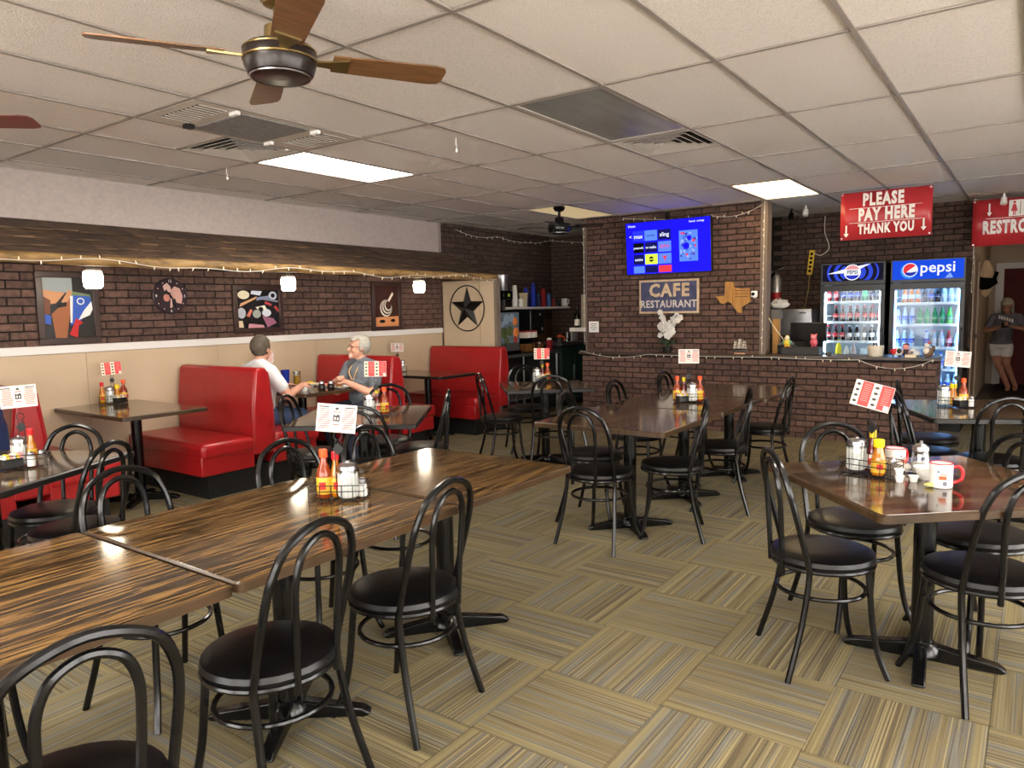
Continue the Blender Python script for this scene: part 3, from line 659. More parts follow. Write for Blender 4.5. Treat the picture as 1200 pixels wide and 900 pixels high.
# ------------------------------------------------------------------ condiments
WIREB = M('black wire', (22, 21, 21), 0.35, 0.3)
SAUCE = M('orange red sauce', (132, 50, 18), 0.12, coat=0.3); SAUCE2 = M('dark red sauce', (104, 22, 12), 0.12, coat=0.6); AMBER = M('amber sauce', (176, 104, 16), 0.12, coat=0.6)
YLAB = M('yellow label', (206, 164, 46), 0.5); WLAB = M('pale label', (214, 206, 190), 0.5); RLAB = M('red ink', (196, 40, 34), 0.5); INK = M('ink', (50, 46, 52), 0.6)
SUGAR = NM('sugar', [(212, 210, 204), (224, 222, 216)], nscale=300, rough=0.8, bump=0.2); PEPPER = NM('pepper', [(60, 52, 46), (120, 108, 96)], nscale=300, rough=0.8)
JARG = glass('jar glass', (240, 244, 244), 0.86)
def cap_mat(c): return M('cap %s' % (c,), c, 0.35)
def proto_bottle(kind):
    capc, liq, lab, H, R, neck = {
        'orange': ((226, 84, 36), SAUCE, YLAB, 0.19, 0.030, 0.013), 'thin_red': ((205, 30, 38), AMBER, YLAB, 0.178, 0.022, 0.011),
        'thin_yellow': ((232, 196, 40), SAUCE2, WLAB, 0.18, 0.022, 0.010), 'amber': ((236, 202, 20), AMBER, YLAB, 0.15, 0.028, 0.018)}[kind]
    t = thing('condiment_bottle', 'x', 'bottle')
    h = H-0.028
    MB().lathe([(R*0.85, 0), (R, 0.006), (R, h*0.55), (R*0.9, h*0.66), (neck, h*0.86), (neck, h)], 14).build('bottle_body', liq, t)
    MB().lathe([(neck+0.003, h-0.004), (neck+0.004, h), (neck+0.004, H-0.003), (neck+0.001, H)], 12).build('cap', cap_mat(capc), t)
    lb = MB().lathe([(R+0.0004, h*0.10), (R+0.0009, h*0.105), (R+0.0009, h*0.50), (R+0.0004, h*0.505)], 14).build('bottle_label', lab, t)
    MB().box(-0.012, 0.012, -R-0.0022, -R+0.004, h*0.22, h*0.40).build('label_print', RLAB, lb)
    return t
def proto_jar():
    t = thing('sugar_jar', 'x', 'sugar jar')
    prof = [(0.033, 0), (0.036, 0.004)] + [(0.0365, 0.02), (0.0365, 0.10), (0.034, 0.115)]
    MB().lathe([(0.030, 0.006), (0.0335, 0.008), (0.0335, 0.096), (0.02, 0.102)], 16).build('sugar', SUGAR, t)
    mb = MB().lathe(prof, 20); mb.build('glass_jar', JARG, t)
    mb = MB()
    for k in range(14):
        a = 2*PI*k/14; mb.tube([(0.037*math.cos(a), 0.037*math.sin(a), 0.012), (0.037*math.cos(a), 0.037*math.sin(a), 0.1)], 0.0016, 4)
    mb.build('fluting', M('fluted glass', (214, 215, 212), 0.35), t)
    MB().lathe([(0.037, 0.112), (0.039, 0.114), (0.038, 0.128), (0.028, 0.136), (0.008, 0.14), (0.008, 0.146), (0.002, 0.146)], 18).build('lid', CHROME, t)
    return t
def proto_shaker(fill):
    t = thing('shaker', 'x', 'shaker')
    MB().lathe([(0.016, 0), (0.019, 0.003), (0.019, 0.04), (0.0155, 0.052)], 10).build('glass_body', fill, t)
    MB().lathe([(0.0165, 0.05), (0.0175, 0.053), (0.0165, 0.066), (0.008, 0.073)], 12).build('lid', CHROME, t)
    return t
def proto_tray():
    t = thing('sweetener_tray', 'x', 'packet tray')
    MB().box(-0.045, 0.045, -0.028, 0.028, 0, 0.045).build('tray', M('black plastic', (18, 18, 18), 0.4), t, bevel=0.003)
    cs = [(232, 226, 214), (238, 206, 70), (232, 170, 176), (230, 226, 220), (238, 206, 70), (226, 150, 160)]
    for k, c in enumerate(cs):
        x = -0.038+0.0145*k
        MB().box(x, x+0.011, -0.023, 0.023, 0.02, 0.062+0.004*(k % 2)).build('packet', M('packet %s' % (c,), c, 0.6), t)
    return t
PROTO = {k: proto_bottle(k) for k in ('orange', 'thin_red', 'thin_yellow', 'amber')}
PROTO.update(jar=proto_jar(), salt=proto_shaker(SUGAR), pepper=proto_shaker(PEPPER), tray=proto_tray())
DESC = dict(orange='orange capped hot sauce bottle', thin_red='red capped thin hot sauce bottle', thin_yellow='yellow capped red hot sauce bottle', amber='yellow capped amber sauce bottle',
            jar='fluted glass sugar jar', salt='small glass salt shaker', pepper='small glass pepper shaker', tray='black tray of sweetener packets')
def proto_caddy():
    t = thing('condiment_caddy', 'x', 'condiment caddy', group='black wire condiment caddies')
    w, d = 0.105, 0.062; mb = MB()
    for z in (0.006, 0.045, 0.068): mb.tube([(a*w, b*d, z) for a, b in ((-1, -1), (1, -1), (1, 1), (-1, 1))], 0.0019, 5, closed=True)
    for k in range(6):
        x = -w+2*w*k/5
        for s in (-1, 1): mb.tube([(x, s*d, 0.0), (x, s*d, 0.068)], 0.0017, 5)
        mb.tube([(x, -d, 0.006), (x, d, 0.006)], 0.0017, 5)
    mb.build('wire_rack', WIREB, t)
    mb = MB()
    for s in (-1, 1): mb.tube([(s*0.012, 0, 0.006), (s*0.012, 0, 0.22), (s*0.006, 0, 0.235)], 0.002, 5)
    mb.tube([(0.016*math.cos(2*PI*k/14), 0, 0.251+0.016*math.sin(2*PI*k/14)) for k in range(14)], 0.0022, 5, closed=True)
    h = mb.build('handle', WIREB, t)
    MB().prism([(0, -0.026), (0.021, 0), (0, 0.026), (-0.021, 0)], -0.004, 0.004, T=Matrix.Translation((0, 0, 0.20)) @ Matrix.Rotation(PI/2, 4, 'X')).build('diamond_plate', WIREB, h)
    return t
CADDY = proto_caddy()
CARD = M('menu card', (198, 190, 182), 0.5); CRED = M('menu red', (206, 52, 50), 0.5); CINK = M('menu red ink', (186, 84, 78), 0.6); CDARK = M('menu picture', (58, 54, 56), 0.6); CCREAM = M('menu cream', (226, 208, 184), 0.6)
def proto_card(kind):
    t = thing('menu_card', 'x', 'menu card')
    w, h = 0.076, 0.054
    MB().rect(-w, w, -h, h, 0, 0, 0.0016).build('card', CARD, t)
    mb = MB(); rr = random.Random(4)
    if kind == 'text':
        for s in (-1, 1):
            for k in range(11):
                z = 0.034-0.0072*k; L_ = rr.uniform(0.016, 0.026); cx = s*0.046
                mb.rect(cx-L_, cx+L_, z-0.0016, z+0.0016, -0.0008, 0)
        for s in (-1, 1): mb.rect(s*0.05-0.02, s*0.05+0.02, 0.040, 0.0445, -0.0008, 1)
        mb.flat([(-0.013, -0.012), (0.013, -0.012), (0.013, 0.010), (0.008, 0.016), (-0.004, 0.010), (-0.013, 0.016)], -0.0008, m=1)
        mb.rect(-0.008, -0.002, -0.006, 0.004, -0.0014, 2); mb.rect(0.003, 0.008, -0.006, 0.003, -0.0014, 2)
        mb.rect(-0.014, 0.014, 0.022, 0.026, -0.0008, 0); mb.rect(-0.012, 0.012, -0.026, -0.022, -0.0008, 0); mb.rect(-0.006, 0.006, 0.032, 0.042, -0.0008, 1)
        mb.build('menu_print', [CINK, CDARK, CARD], t)
    else:
        mb.rect(-0.048, -0.006, -0.05, 0.052, -0.0008, 0); mb.rect(0.026, 0.074, -0.05, 0.052, -0.0008, 0)
        mb.rect(-0.074, -0.05, -0.05, 0.052, -0.0008, 1); mb.rect(-0.004, 0.024, -0.05, 0.052, -0.0008, 1)
        for k in range(4):
            mb.disc(-0.062, 0.036-0.024*k, 0.008, -0.0014, 2, 0.006, 10); mb.disc(0.01, 0.036-0.024*k, 0.009, -0.0014, 2, 0.006, 10)
        for cx in (-0.027, 0.05):
            for k in range(9): mb.rect(cx-0.014, cx+0.014, 0.04-0.0085*k, 0.0415-0.0085*k, -0.0014, 3)
        mb.rect(0.052, 0.072, -0.048, -0.028, -0.0018, 4)
        mb.build('menu_print', [CRED, CCREAM, CDARK, M('menu pink ink', (236, 150, 140), 0.6), CARD], t)
    return t
CARDP = dict(text=proto_card('text'), red=proto_card('red'))
def caddy(where, x, y, z, rz, items, card=None, tilt=0.0, lean=0.12, dz=0.285, cz=None):
    place(CADDY, (x, y, z), rz, 'black wire condiment caddy on the %s' % where)
    Rz = Matrix.Rotation(rz, 3, 'Z')
    for k, (kind, dx, dy) in enumerate(items):
        p = Rz @ V((dx, dy, 0)); nth = [i[0] for i in items[:k]].count(kind)
        c = place(PROTO[kind], (x+p.x, y+p.y, z+0.008), rz+0.3*k, DESC[kind] + (' ', ', second one, ')[nth > 0] + 'in the caddy on the %s' % where, group='caddy contents, '+DESC[kind])
        c.name = {'salt': 'salt_shaker', 'pepper': 'pepper_shaker'}.get(kind, c.name)
    if card:
        c = place(CARDP[card], (0, 0, 0), 0, ('white printed menu card' if card == 'text' else 'red picture menu card') + ' in the caddy on the %s' % where, group='menu cards in caddies')
        p = Rz @ V((0, -0.006, 0)); c.location = (x+p.x, y+p.y, z+dz+0.02); c.rotation_euler = (-lean, tilt, rz if cz is None else cz)
std = [('orange', -0.06, 0.01), ('thin_red', -0.015, 0.03), ('jar', 0.035, -0.015), ('salt', 0.082, 0.02), ('pepper', 0.082, -0.03)]
ZT = 0.7505
caddy('middle oak table', -2.18, 1.87, ZT, RAD(36), [('orange', -0.062, 0.012), ('thin_red', -0.018, 0.022), ('jar', 0.036, -0.012), ('salt', 0.084, 0.018)], 'text', tilt=0.1, dz=0.30)
caddy('mug table', -0.545, 3.345, ZT, RAD(-14), [('jar', -0.062, 0.0), ('thin_yellow', -0.005, 0.022), ('amber', 0.038, -0.018), ('pepper', 0.082, 0.01)], 'red', tilt=0.26, dz=0.315, cz=RAD(12))
caddy('border table', -4.02, 1.47, ZT, RAD(60), [('jar', -0.02, 0.035), ('thin_red', 0.03, 0.03), ('tray', -0.05, -0.03), ('salt', 0.035, -0.035), ('pepper', 0.078, -0.02)], 'text', tilt=-0.04, dz=0.33, cz=RAD(66))
caddy('empty booth table', -6.33, 3.02, ZT, RAD(64), [('thin_red', -0.08, 0.0), ('jar', -0.025, 0.02), ('tray', 0.05, -0.03), ('amber', 0.03, 0.028), ('orange', 0.08, 0.03)], 'red', tilt=-0.06, dz=0.28, cz=RAD(66))
caddy('breakfast booth table', -6.27, 4.50, ZT, RAD(54), [('tray', -0.05, -0.03), ('amber', 0.0, 0.02), ('orange', 0.045, 0.02), ('salt', 0.085, -0.03)], 'text', dz=0.28, cz=RAD(56))
caddy('dark table by the men', -3.77, 3.60, ZT, RAD(46), [('jar', -0.05, 0.0), ('thin_yellow', 0.005, 0.02), ('orange', 0.055, 0.01)], 'red', dz=0.31, tilt=0.02)
caddy('centre row', -2.13, 5.26, ZT, RAD(24), [('orange', -0.085, 0.02), ('thin_yellow', -0.035, 0.03), ('tray', -0.045, -0.03), ('jar', 0.025, -0.01), ('orange', 0.083, 0.015)], 'text', dz=0.33, cz=RAD(22))
caddy('counter end table', -0.43, 5.84, ZT, RAD(4), [('jar', -0.075, 0.0), ('amber', -0.02, 0.025), ('orange', 0.04, 0.02), ('tray', 0.03, -0.032), ('salt', 0.088, -0.02)], 'text', tilt=0.06, dz=0.31, cz=RAD(4))
caddy('drink station table', -3.96, 6.02, ZT, RAD(34), [('jar', -0.05, 0.0), ('thin_yellow', 0.005, 0.02), ('orange', 0.055, 0.01), ('tray', 0.0, -0.032)], 'red', dz=0.27)
caddy('last booth table', -6.33, 6.42, ZT, RAD(45), [('thin_yellow', -0.04, 0.01), ('orange', 0.0, 0.02), ('jar', 0.055, 0.0)], 'text', dz=0.28)

# mugs and creamers on the mug table
MRED = M('mug red', (186, 24, 34), 0.2)
def mug(label, x, y, z, rz):
    t = thing('coffee_mug', label, 'mug', (x, y, z), rz, group='red and white mugs')
    MB().lathe([(0.038, 0), (0.041, 0.003), (0.041, 0.094)], 24).build('mug_body', PLATE, t)
    MB().lathe([(0.0412, 0.093), (0.0415, 0.096), (0.0375, 0.096), (0.037, 0.092), (0.0365, 0.02), (0.01, 0.019)], 24).build('mug_inside', MRED, t)
    MB().tube(catmull([(0.039, 0, 0.078), (0.062, 0, 0.082), (0.074, 0, 0.06), (0.069, 0, 0.032), (0.039, 0, 0.016)], 5), 0.0065, 8).build('mug_handle', MRED, t)
    pr = MB().rect(-0.014, 0.012, 0.035, 0.05, -0.0415, 0).rect(-0.008, 0.016, 0.052, 0.06, -0.0415, 1).rect(0.0, 0.014, 0.012, 0.028, -0.0415, 2).rect(-0.02, -0.012, 0.062, 0.07, -0.0415, 2)
    pr.build('mug_print', [M('print orange', (196, 92, 50), 0.5), M('print pink', (226, 150, 150), 0.5), M('print grey', (110, 112, 124), 0.5)], t)
mug('white mug with red inside and red handle in front on the mug table', -0.28, 3.255, ZT, RAD(15))
mug('white mug with red rim behind the caddy on the mug table', -0.475, 3.50, ZT, RAD(60))
t = thing('syrup_dispenser', 'clear glass dispenser with chrome lid on the mug table', 'dispenser', (-0.375, 3.47, ZT))
MB().lathe([(0.036, 0), (0.038, 0.004), (0.038, 0.05), (0.034, 0.085), (0.03, 0.1)], 18).build('glass_body', JARG, t)
MB().lathe([(0.03, 0.004), (0.034, 0.006), (0.034, 0.045), (0.02, 0.05)], 14).build('contents', M('pale creamer', (214, 208, 196), 0.5), t)
MB().lathe([(0.031, 0.098), (0.033, 0.1), (0.032, 0.115), (0.02, 0.125), (0.006, 0.13), (0.007, 0.14), (0.002, 0.142)], 16).build('lid', CHROME, t)
t = thing('dip_bowl', 'small white ceramic bowl beside the front mug', 'bowl', (-0.345, 3.37, ZT))
MB().lathe([(0.025, 0), (0.027, 0.004), (0.042, 0.04), (0.046, 0.05), (0.043, 0.05), (0.036, 0.03), (0.01, 0.012)], 20).build('bowl', PLATE, t)
def creamer(label, x, y, z):
    o = MB().lathe([(0.012, 0), (0.013, 0.002), (0.0165, 0.022), (0.019, 0.023), (0.019, 0.026), (0.004, 0.027)], 14).build('creamer_cup', WHITEP, loc=(x, y, z)); tag(o, label, 'creamer cup', 'white creamer cups on the mug table')
creamer('lower white creamer cup of the small stack beside the bowl', -0.425, 3.262, ZT); creamer('upper white creamer cup balanced on another beside the bowl', -0.427, 3.264, ZT+0.0275); creamer('single white creamer cup standing beside the bowl', -0.378, 3.29, ZT)
rg = random.Random(9)
def crumple(name, label, cat, loc, r, mat):
    mb = MB().ell((0, 0, r*0.45), (r, r*0.8, r*0.5), 12, 7); mb.v = [tuple(c*(1+rg.uniform(-0.25, 0.25)) for c in p) for p in mb.v]
    z0 = min(p[2] for p in mb.v); mb.v = [(p[0], p[1], p[2]-z0) for p in mb.v]
    return tag(mb.build(name, mat, loc=loc, smooth=False), label, cat)
crumple('butter_wrapper', 'crumpled yellow butter wrapper beside the front mug', 'wrapper', (-0.315, 3.225, ZT), 0.018, M('butter foil', (222, 206, 130), 0.4))
crumple('napkin', 'crumpled white napkin behind the creamer cups', 'napkin', (-0.44, 3.46, ZT), 0.035, M('paper napkin', (226, 222, 216), 0.8))

# breakfast on the booth table
t = thing('tumbler', 'tall blue plastic tumbler on the breakfast table', 'tumbler', (-6.13, 4.62, ZT))
MB().lathe([(0.032, 0), (0.034, 0.003), (0.044, 0.17), (0.041, 0.17), (0.032, 0.01)], 18).build('cup_body', M('blue plastic', (22, 44, 140), 0.25), t)
t = thing('juice_glass', 'glass of orange juice on the breakfast table', 'glass', (-6.18, 4.80, ZT))
MB().lathe([(0.034, 0), (0.036, 0.004), (0.04, 0.14), (0.038, 0.14), (0.033, 0.01)], 18).build('glass_body', JARG, t); MB().lathe([(0.031, 0.008), (0.033, 0.01), (0.036, 0.095), (0.01, 0.096)], 16).build('juice', M('orange juice', (236, 176, 28), 0.4), t)
def bowl(label, x, y, r, h):
    t = thing('soup_bowl', label, 'bowl', (x, y, ZT), group='white bowls of the breakfast')
    MB().lathe([(r*0.6, 0), (r*0.62, 0.004), (r*0.96, h*0.8), (r, h), (r*0.92, h), (r*0.5, 0.015), (0.01, 0.012)], 20).build('bowl', PLATE, t)
bowl('white bowl nearest the man in white', -5.62, 4.43, 0.062, 0.05); bowl('white bowl behind another in the middle of the breakfast', -5.72, 4.58, 0.055, 0.05)
def plate(label, x, y, r, food=None):
    t = thing('dinner_plate', label, 'plate', (x, y, ZT), group='plates of the breakfast')
    MB().lathe([(r*0.6, 0), (r*0.65, 0.003), (r*0.98, 0.016), (r, 0.018), (r*0.97, 0.02), (r*0.62, 0.008), (0.01, 0.007)], 26).build('plate', PLATE, t)
    for k, (m, dx, dy, rr, hh) in enumerate(food or ()):
        mb = MB().ell((dx, dy, 0.014), (rr, rr*0.8, hh), 12, 7); mb.v = [tuple(c*(1+rg.uniform(-.06, .06)) for c in p) for p in mb.v]; mb.build('food', m, t)
EGG = M('scrambled egg', (232, 196, 60), 0.6)
plate('white plate with yellow eggs beside the orange juice', -5.98, 4.80, 0.12, [(EGG, 0.0, 0.0, 0.07, 0.03)])
plate('white plate in front of the man in grey', -5.50, 4.80, 0.115, [(M('toast', (190, 140, 80), 0.8), -0.03, 0.0, 0.04, 0.02)])
plate('white plate in front of the man in white', -5.98, 4.40, 0.11, [(M('ham', (196, 90, 84), 0.6), 0.0, 0.0, 0.06, 0.02)])
plate('pink rimmed plate beside the syrup jars', -5.73, 4.80, 0.09, [(M('pink melon', (226, 140, 128), 0.5), 0.0, 0.0, 0.05, 0.02)])
for k, (x, y) in enumerate(((-5.52, 4.57), (-5.46, 4.63))):
    t = thing('syrup_jar', ('dark syrup jar nearer the man in white', 'dark syrup jar nearer the aisle end of the breakfast')[k], 'syrup jar', (x, y, ZT), group='syrup jars')
    MB().lathe([(0.03, 0), (0.032, 0.003), (0.032, 0.05), (0.024, 0.062)], 14).build('jar', M('dark syrup', (30, 18, 14), 0.15), t); MB().lathe([(0.025, 0.06), (0.027, 0.063), (0.024, 0.082), (0.008, 0.09)], 12).build('lid', CHROME, t)
# ------------------------------------------------------------------ pictures and clock on the booth wall
FRAME = NM('dark walnut frame', [(46, 30, 26), (62, 42, 36)], scale=(2, 2, 20), nscale=4, rough=0.35)
def flatmat(c, rough=0.45): return M('print %s' % (c,), c, rough)
def picture(label, y, z, w, h, bg, shapes, fw=0.05):
    t = thing('framed_picture', label, 'picture', (X0+0.004, y, z), PI/2, group='framed pictures on the booth wall')
    a, b = w/2, h/2
    MB().box(-a, a, -0.03, 0, -b, -b+fw).build('frame_rail', FRAME, t, bevel=0.004); MB().box(-a, a, -0.03, 0, b-fw, b).build('frame_rail', FRAME, t, bevel=0.004)
    MB().box(-a, -a+fw, -0.03, 0, -b+fw, b-fw).build('frame_stile', FRAME, t, bevel=0.004); MB().box(a-fw, a, -0.03, 0, -b+fw, b-fw).build('frame_stile', FRAME, t, bevel=0.004)
    cols = [bg]; mb = MB(); ia, ib = a-fw, b-fw; mb.rect(-ia, ia, -ib, ib, -0.012, 0, 0.004)
    for k, (c, pts) in enumerate(shapes):
        if c not in cols: cols.append(c)
        y_ = -0.0128-0.0003*k
        if pts[0] == 'e': _, cx, cz, rx, rz_ = pts; mb.disc(cx*ia, cz*ib, rx*ia, y_, cols.index(c), rz_*ib, 16)
        else: mb.flat([(x*ia, q*ib) for x, q in pts], y_, m=cols.index(c))
    mb.build('print', [flatmat(c, 0.25) for c in cols], t)
BR, BR2, LT, BLU, WHT, RD, DK, GRN = (150, 92, 58), (108, 62, 40), (196, 140, 100), (52, 88, 178), (226, 226, 224), (190, 40, 44), (28, 24, 24), (112, 128, 96)
picture('framed picture of cowboy boots with a blue white and red flag', 2.79, 1.563, 0.48, 0.59, (40, 38, 38), [
    ((150, 158, 160), [(-1, 0.55), (0.2, 0.5), (0.2, 1), (-1, 1)]), (LT, [(-1, 0.1), (-0.5, 0.15), (-0.1, 0.5), (-1, 0.6)]), (BR2, [(-1, -0.25), (-0.75, -0.2), (-0.7, 0.25), (-1, 0.4)]), (BLU, [(-1, -0.5), (-0.75, -0.55), (-0.72, -0.25), (-1, -0.2)]),
    (BR, [(-0.6, -1), (-0.15, -1), (-0.05, -0.55), (0.15, 0.2), (-0.05, 0.35), (-0.35, 0.05), (-0.7, -0.2)]), (LT, [(-0.1, 0.1), (0.2, 0.5), (0.05, 0.62), (-0.28, 0.2)]), (DK, [(-0.45, 0.0), (-0.1, 0.05), (-0.05, 0.2), (-0.4, 0.15)]),
    (GRN, [(0.1, 0.35), (0.95, 0.3), (0.9, 0.45), (0.2, 0.55)]), (BLU, [(0.02, -0.6), (0.45, -0.45), (0.98, 0.1), (0.9, 0.38), (0.2, 0.42), (0.1, 0.1)]), (WHT, [(0.35, -0.42), (0.85, -0.25), (0.98, -0.05), (0.95, 0.22), (0.6, -0.1)]),
    (RD, [(-0.05, -0.9), (0.28, -1), (0.35, -0.6), (0.55, -0.5), (0.25, -0.35), (0.1, -0.65)]), (WHT, ('e', 0.5, 0.22, 0.16, 0.12)), (BLU, ('e', 0.5, 0.22, 0.11, 0.08)), (WHT, [(0.02, -0.5), (0.1, -0.5), (0.2, 0.4), (0.08, 0.4)])])
PK = (196, 140, 150)
picture('framed picture of antique knives buckles and tools', 4.60, 1.535, 0.59, 0.485, (24, 22, 24), [
    ((218, 208, 180), ('e', -0.68, 0.75, 0.28, 0.22)), ((196, 150, 110), [(-0.9, 0.12), (-0.1, 0.55), (-0.05, 0.68), (-0.85, 0.3)]), ((120, 130, 160), [(-0.1, 0.45), (0.7, 0.6), (0.72, 0.75), (-0.05, 0.62)]), ((196, 204, 220), [(-0.35, 0.8), (0.1, 0.72), (0.2, 0.95), (-0.3, 0.97)]),
    ((170, 60, 60), [(0.3, 0.3), (0.62, 0.15), (0.66, 0.27), (0.35, 0.42)]), ((170, 60, 60), [(0.75, 0.1), (0.98, -0.2), (1, -0.05), (0.85, 0.2)]), ((170, 176, 186), ('e', -0.82, -0.2, 0.2, 0.28)), ((196, 110, 96), [(-0.6, -0.35), (-0.4, 0.0), (-0.3, -0.05), (-0.45, -0.42)]),
    ((150, 156, 150), ('e', -0.1, -0.25, 0.2, 0.22)), ((226, 216, 196), [(-0.15, 0.1), (0.3, 0.2), (0.4, -0.02), (0.0, -0.05)]), ((200, 206, 216), ('e', 0.38, -0.2, 0.22, 0.2)), ((150, 96, 118), [(0.15, -0.35), (0.7, -0.5), (0.85, -0.75), (0.4, -0.98)]), (DK, ('e', 0.1, 0.02, 0.12, 0.1)),
    ((180, 188, 204), ('e', 0.72, 0.72, 0.2, 0.22)), (DK, ('e', 0.72, 0.72, 0.1, 0.12)), (PK, [(-0.5, -0.75), (0.2, -0.85), (0.25, -0.98), (-0.55, -0.98)]), ((206, 190, 160), [(-1, -0.95), (-0.75, -0.95), (-0.8, -0.6), (-0.98, -0.6)]), ((120, 126, 140), [(0.2, 0.5), (0.95, 0.35), (0.98, 0.45), (0.25, 0.62)])])
coil = [((214, 208, 196), ('e', -0.05+0.04*k, -0.1+0.03*k, 0.5-0.05*k, 0.42-0.04*k)) if k % 2 == 0 else ((66, 40, 30), ('e', -0.05+0.04*k, -0.1+0.03*k, 0.5-0.05*k, 0.42-0.04*k)) for k in range(6)]
picture('framed picture of a coiled white rope on orange brown', 6.42, 1.553, 0.50, 0.59, (60, 36, 28), [((206, 138, 92), [(-1, -1), (1, -1), (1, -0.5), (-1, -0.55)])] + coil + [((226, 206, 190), [(0.2, 0.2), (0.6, 0.6), (0.5, 0.7), (0.1, 0.3)]), (DK, ('e', -0.4, -0.75, 0.25, 0.08)), (DK, ('e', 0.5, -0.72, 0.2, 0.08))])
t = thing('wall_clock', 'round dark clock with a pale hatted rider on the booth wall', 'clock', (X0+0.004, 3.667, 1.663), PI/2)
TC = Matrix.Rotation(PI/2, 4, 'X')
MB().lathe([(0.158, 0), (0.163, 0.006), (0.163, 0.016), (0.158, 0.02)], 36, T=TC).build('clock_face', M('clock maroon', (44, 30, 38), 0.3), t)
mb = MB()
mb.flat([(-0.05, 0.02), (0.02, 0.0), (0.0, 0.09), (-0.03, 0.12), (-0.07, 0.09)], -0.0215, m=0); mb.flat([(0.01, 0.0), (0.05, -0.06), (0.1, -0.07), (0.115, 0.0), (0.09, 0.07), (0.04, 0.09), (0.0, 0.05)], -0.0215, m=1)
mb.flat([(-0.08, 0.02), (0.0, 0.01), (0.0, 0.03), (-0.05, 0.05)], -0.0222, m=3); mb.disc(-0.04, -0.015, 0.03, -0.0222, 2, 0.035, 12); mb.flat([(-0.07, -0.04), (-0.01, -0.05), (0.04, -0.02), (0.06, -0.08), (0.0, -0.10), (-0.05, -0.08)], -0.0219, m=3); mb.flat([(-0.012, -0.11), (0.012, -0.10), (0.008, -0.02), (-0.004, -0.02)], -0.0228, m=0)
for k in range(12):
    a = 2*PI*k/12
    if k % 3: mb.disc(0.135*math.cos(a), 0.135*math.sin(a), 0.006, -0.0215, 0, seg=8)
mb.build('clock_print', [flatmat((214, 176, 166)), flatmat((206, 160, 148)), flatmat((196, 128, 112)), flatmat((34, 26, 28))], t)
for s_, a in (('12', 90), ('3', 0), ('6', 270), ('9', 180)): text(s_, 0.036, WHITEP, t, (0.135*math.cos(RAD(a)), -0.021, 0.135*math.sin(RAD(a))), name='numeral')
MB().box(-0.004, 0.004, -0.028, -0.026, -0.01, 0.075).build('hour_hand', BLACK, t, rot=(0, RAD(-40), 0)); MB().box(-0.003, 0.003, -0.03, -0.028, -0.01, 0.11).build('minute_hand', BLACK, t, rot=(0, RAD(160), 0))

# ------------------------------------------------------------------ television
tv = thing('television', 'flat television showing a blue menu of channel tiles', 'television', (-3.685, 8.40, 2.205))
tv.rotation_euler = (RAD(4), 0, RAD(-1))
def em(name, c, s=1.0): return M(name, (6, 6, 8), 0.5, spec=0.1, emit=c, es=s)
W_, H_ = 0.545, 0.312
MB().box(-W_-0.012, W_+0.012, 0, 0.05, -H_-0.018, H_+0.012).build('bezel', M('tv bezel', (12, 12, 13), 0.3), tv, bevel=0.004)
MB().box(-0.15, 0.15, 0.05, 0.085, -0.12, 0.12).build('wall_mount', BLACK, tv)
MB().box(-0.02, 0.02, 0.02, 0.06, H_+0.01, H_+0.1).build('cable', BLACK, tv)
scr = MB().rect(-W_, W_, -H_, H_, -0.001, 0, 0.001).build('screen', [em('tv blue', (14, 8, 232), 2.3)], tv)
def uv(u, v): return -W_+2*W_*u, H_-2*H_*v
TB, TL, TN, TK, TY_, TR, TW = em('tv tile blue', (40, 52, 240), 1.2), em('tv tile light', (92, 136, 250), 1.1), em('tv navy', (20, 20, 96), 0.9), em('tv black', (6, 6, 20), 0.5), em('tv lime', (214, 240, 70), 1.2), em('tv red', (232, 60, 70), 1.1), em('tv white', (225, 232, 255), 1.3)
cu_, rv_ = [(0.085, 0.22), (0.23, 0.385), (0.395, 0.55)], [(0.16, 0.36), (0.39, 0.59), (0.62, 0.82), (0.85, 0.985)]
tiles = [[TB, TL, TN], [TK, TN, TL], [TN, TY_, TL], [TL, TN, TR]]
for r_ in range(4):
    for c_ in range(3):
        (xa, za), (xb, zb) = uv(cu_[c_][0], rv_[r_][1]), uv(cu_[c_][1], rv_[r_][0])
        MB().rect(xa, xb, za, zb, -0.0025, 0, 0.001).build('channel_tile', tiles[r_][c_], scr)
def tvt(s_, u, v, size, m): x, z = uv(u, v); text(s_, size, m, scr, (x, -0.004, z), weight=0.01, name='screen_text')
tvt('max', 0.152, 0.27, 0.07, TW); tvt('sling', 0.472, 0.26, 0.07, TW); tvt('peacock', 0.152, 0.49, 0.04, TW); tvt('tv radio', 0.307, 0.49, 0.045, TW); tvt('ESPN', 0.472, 0.49, 0.055, TR); tvt('extra', 0.152, 0.72, 0.05, TW); tvt('freeview', 0.307, 0.26, 0.03, TN)
tvt('Home', 0.075, 0.06, 0.04, TW); tvt('<', 0.055, 0.27, 0.06, TW); tvt('Search  settings', 0.85, 0.06, 0.03, TW)
mb = MB(); x, z = uv(0.307, 0.72); mb.disc(x, z, 0.032, -0.0035, 0); mb.rect(x-0.03, x+0.03, z-0.006, z+0.006, -0.0042, 1); mb.build('tile_mark', [TK, TY_], scr)
x, z = uv(0.472, 0.71); MB().flat([(x-0.035, z+0.03), (x-0.012, z-0.005), (x, z-0.045), (x+0.012, z-0.005), (x+0.035, z+0.03), (x, z+0.02)], -0.0035).build('tile_mark', TR, scr)
pm = MB(); rr = random.Random(8); pcs = [TL, em('tv pale', (150, 176, 250), 1.1), em('tv slate', (60, 74, 190), 0.9), TR]
(xa, za), (xb, zb) = uv(0.645, 0.80), uv(0.86, 0.22); pm.rect(xa, xb, za, zb, -0.0025, 0, 0.001)
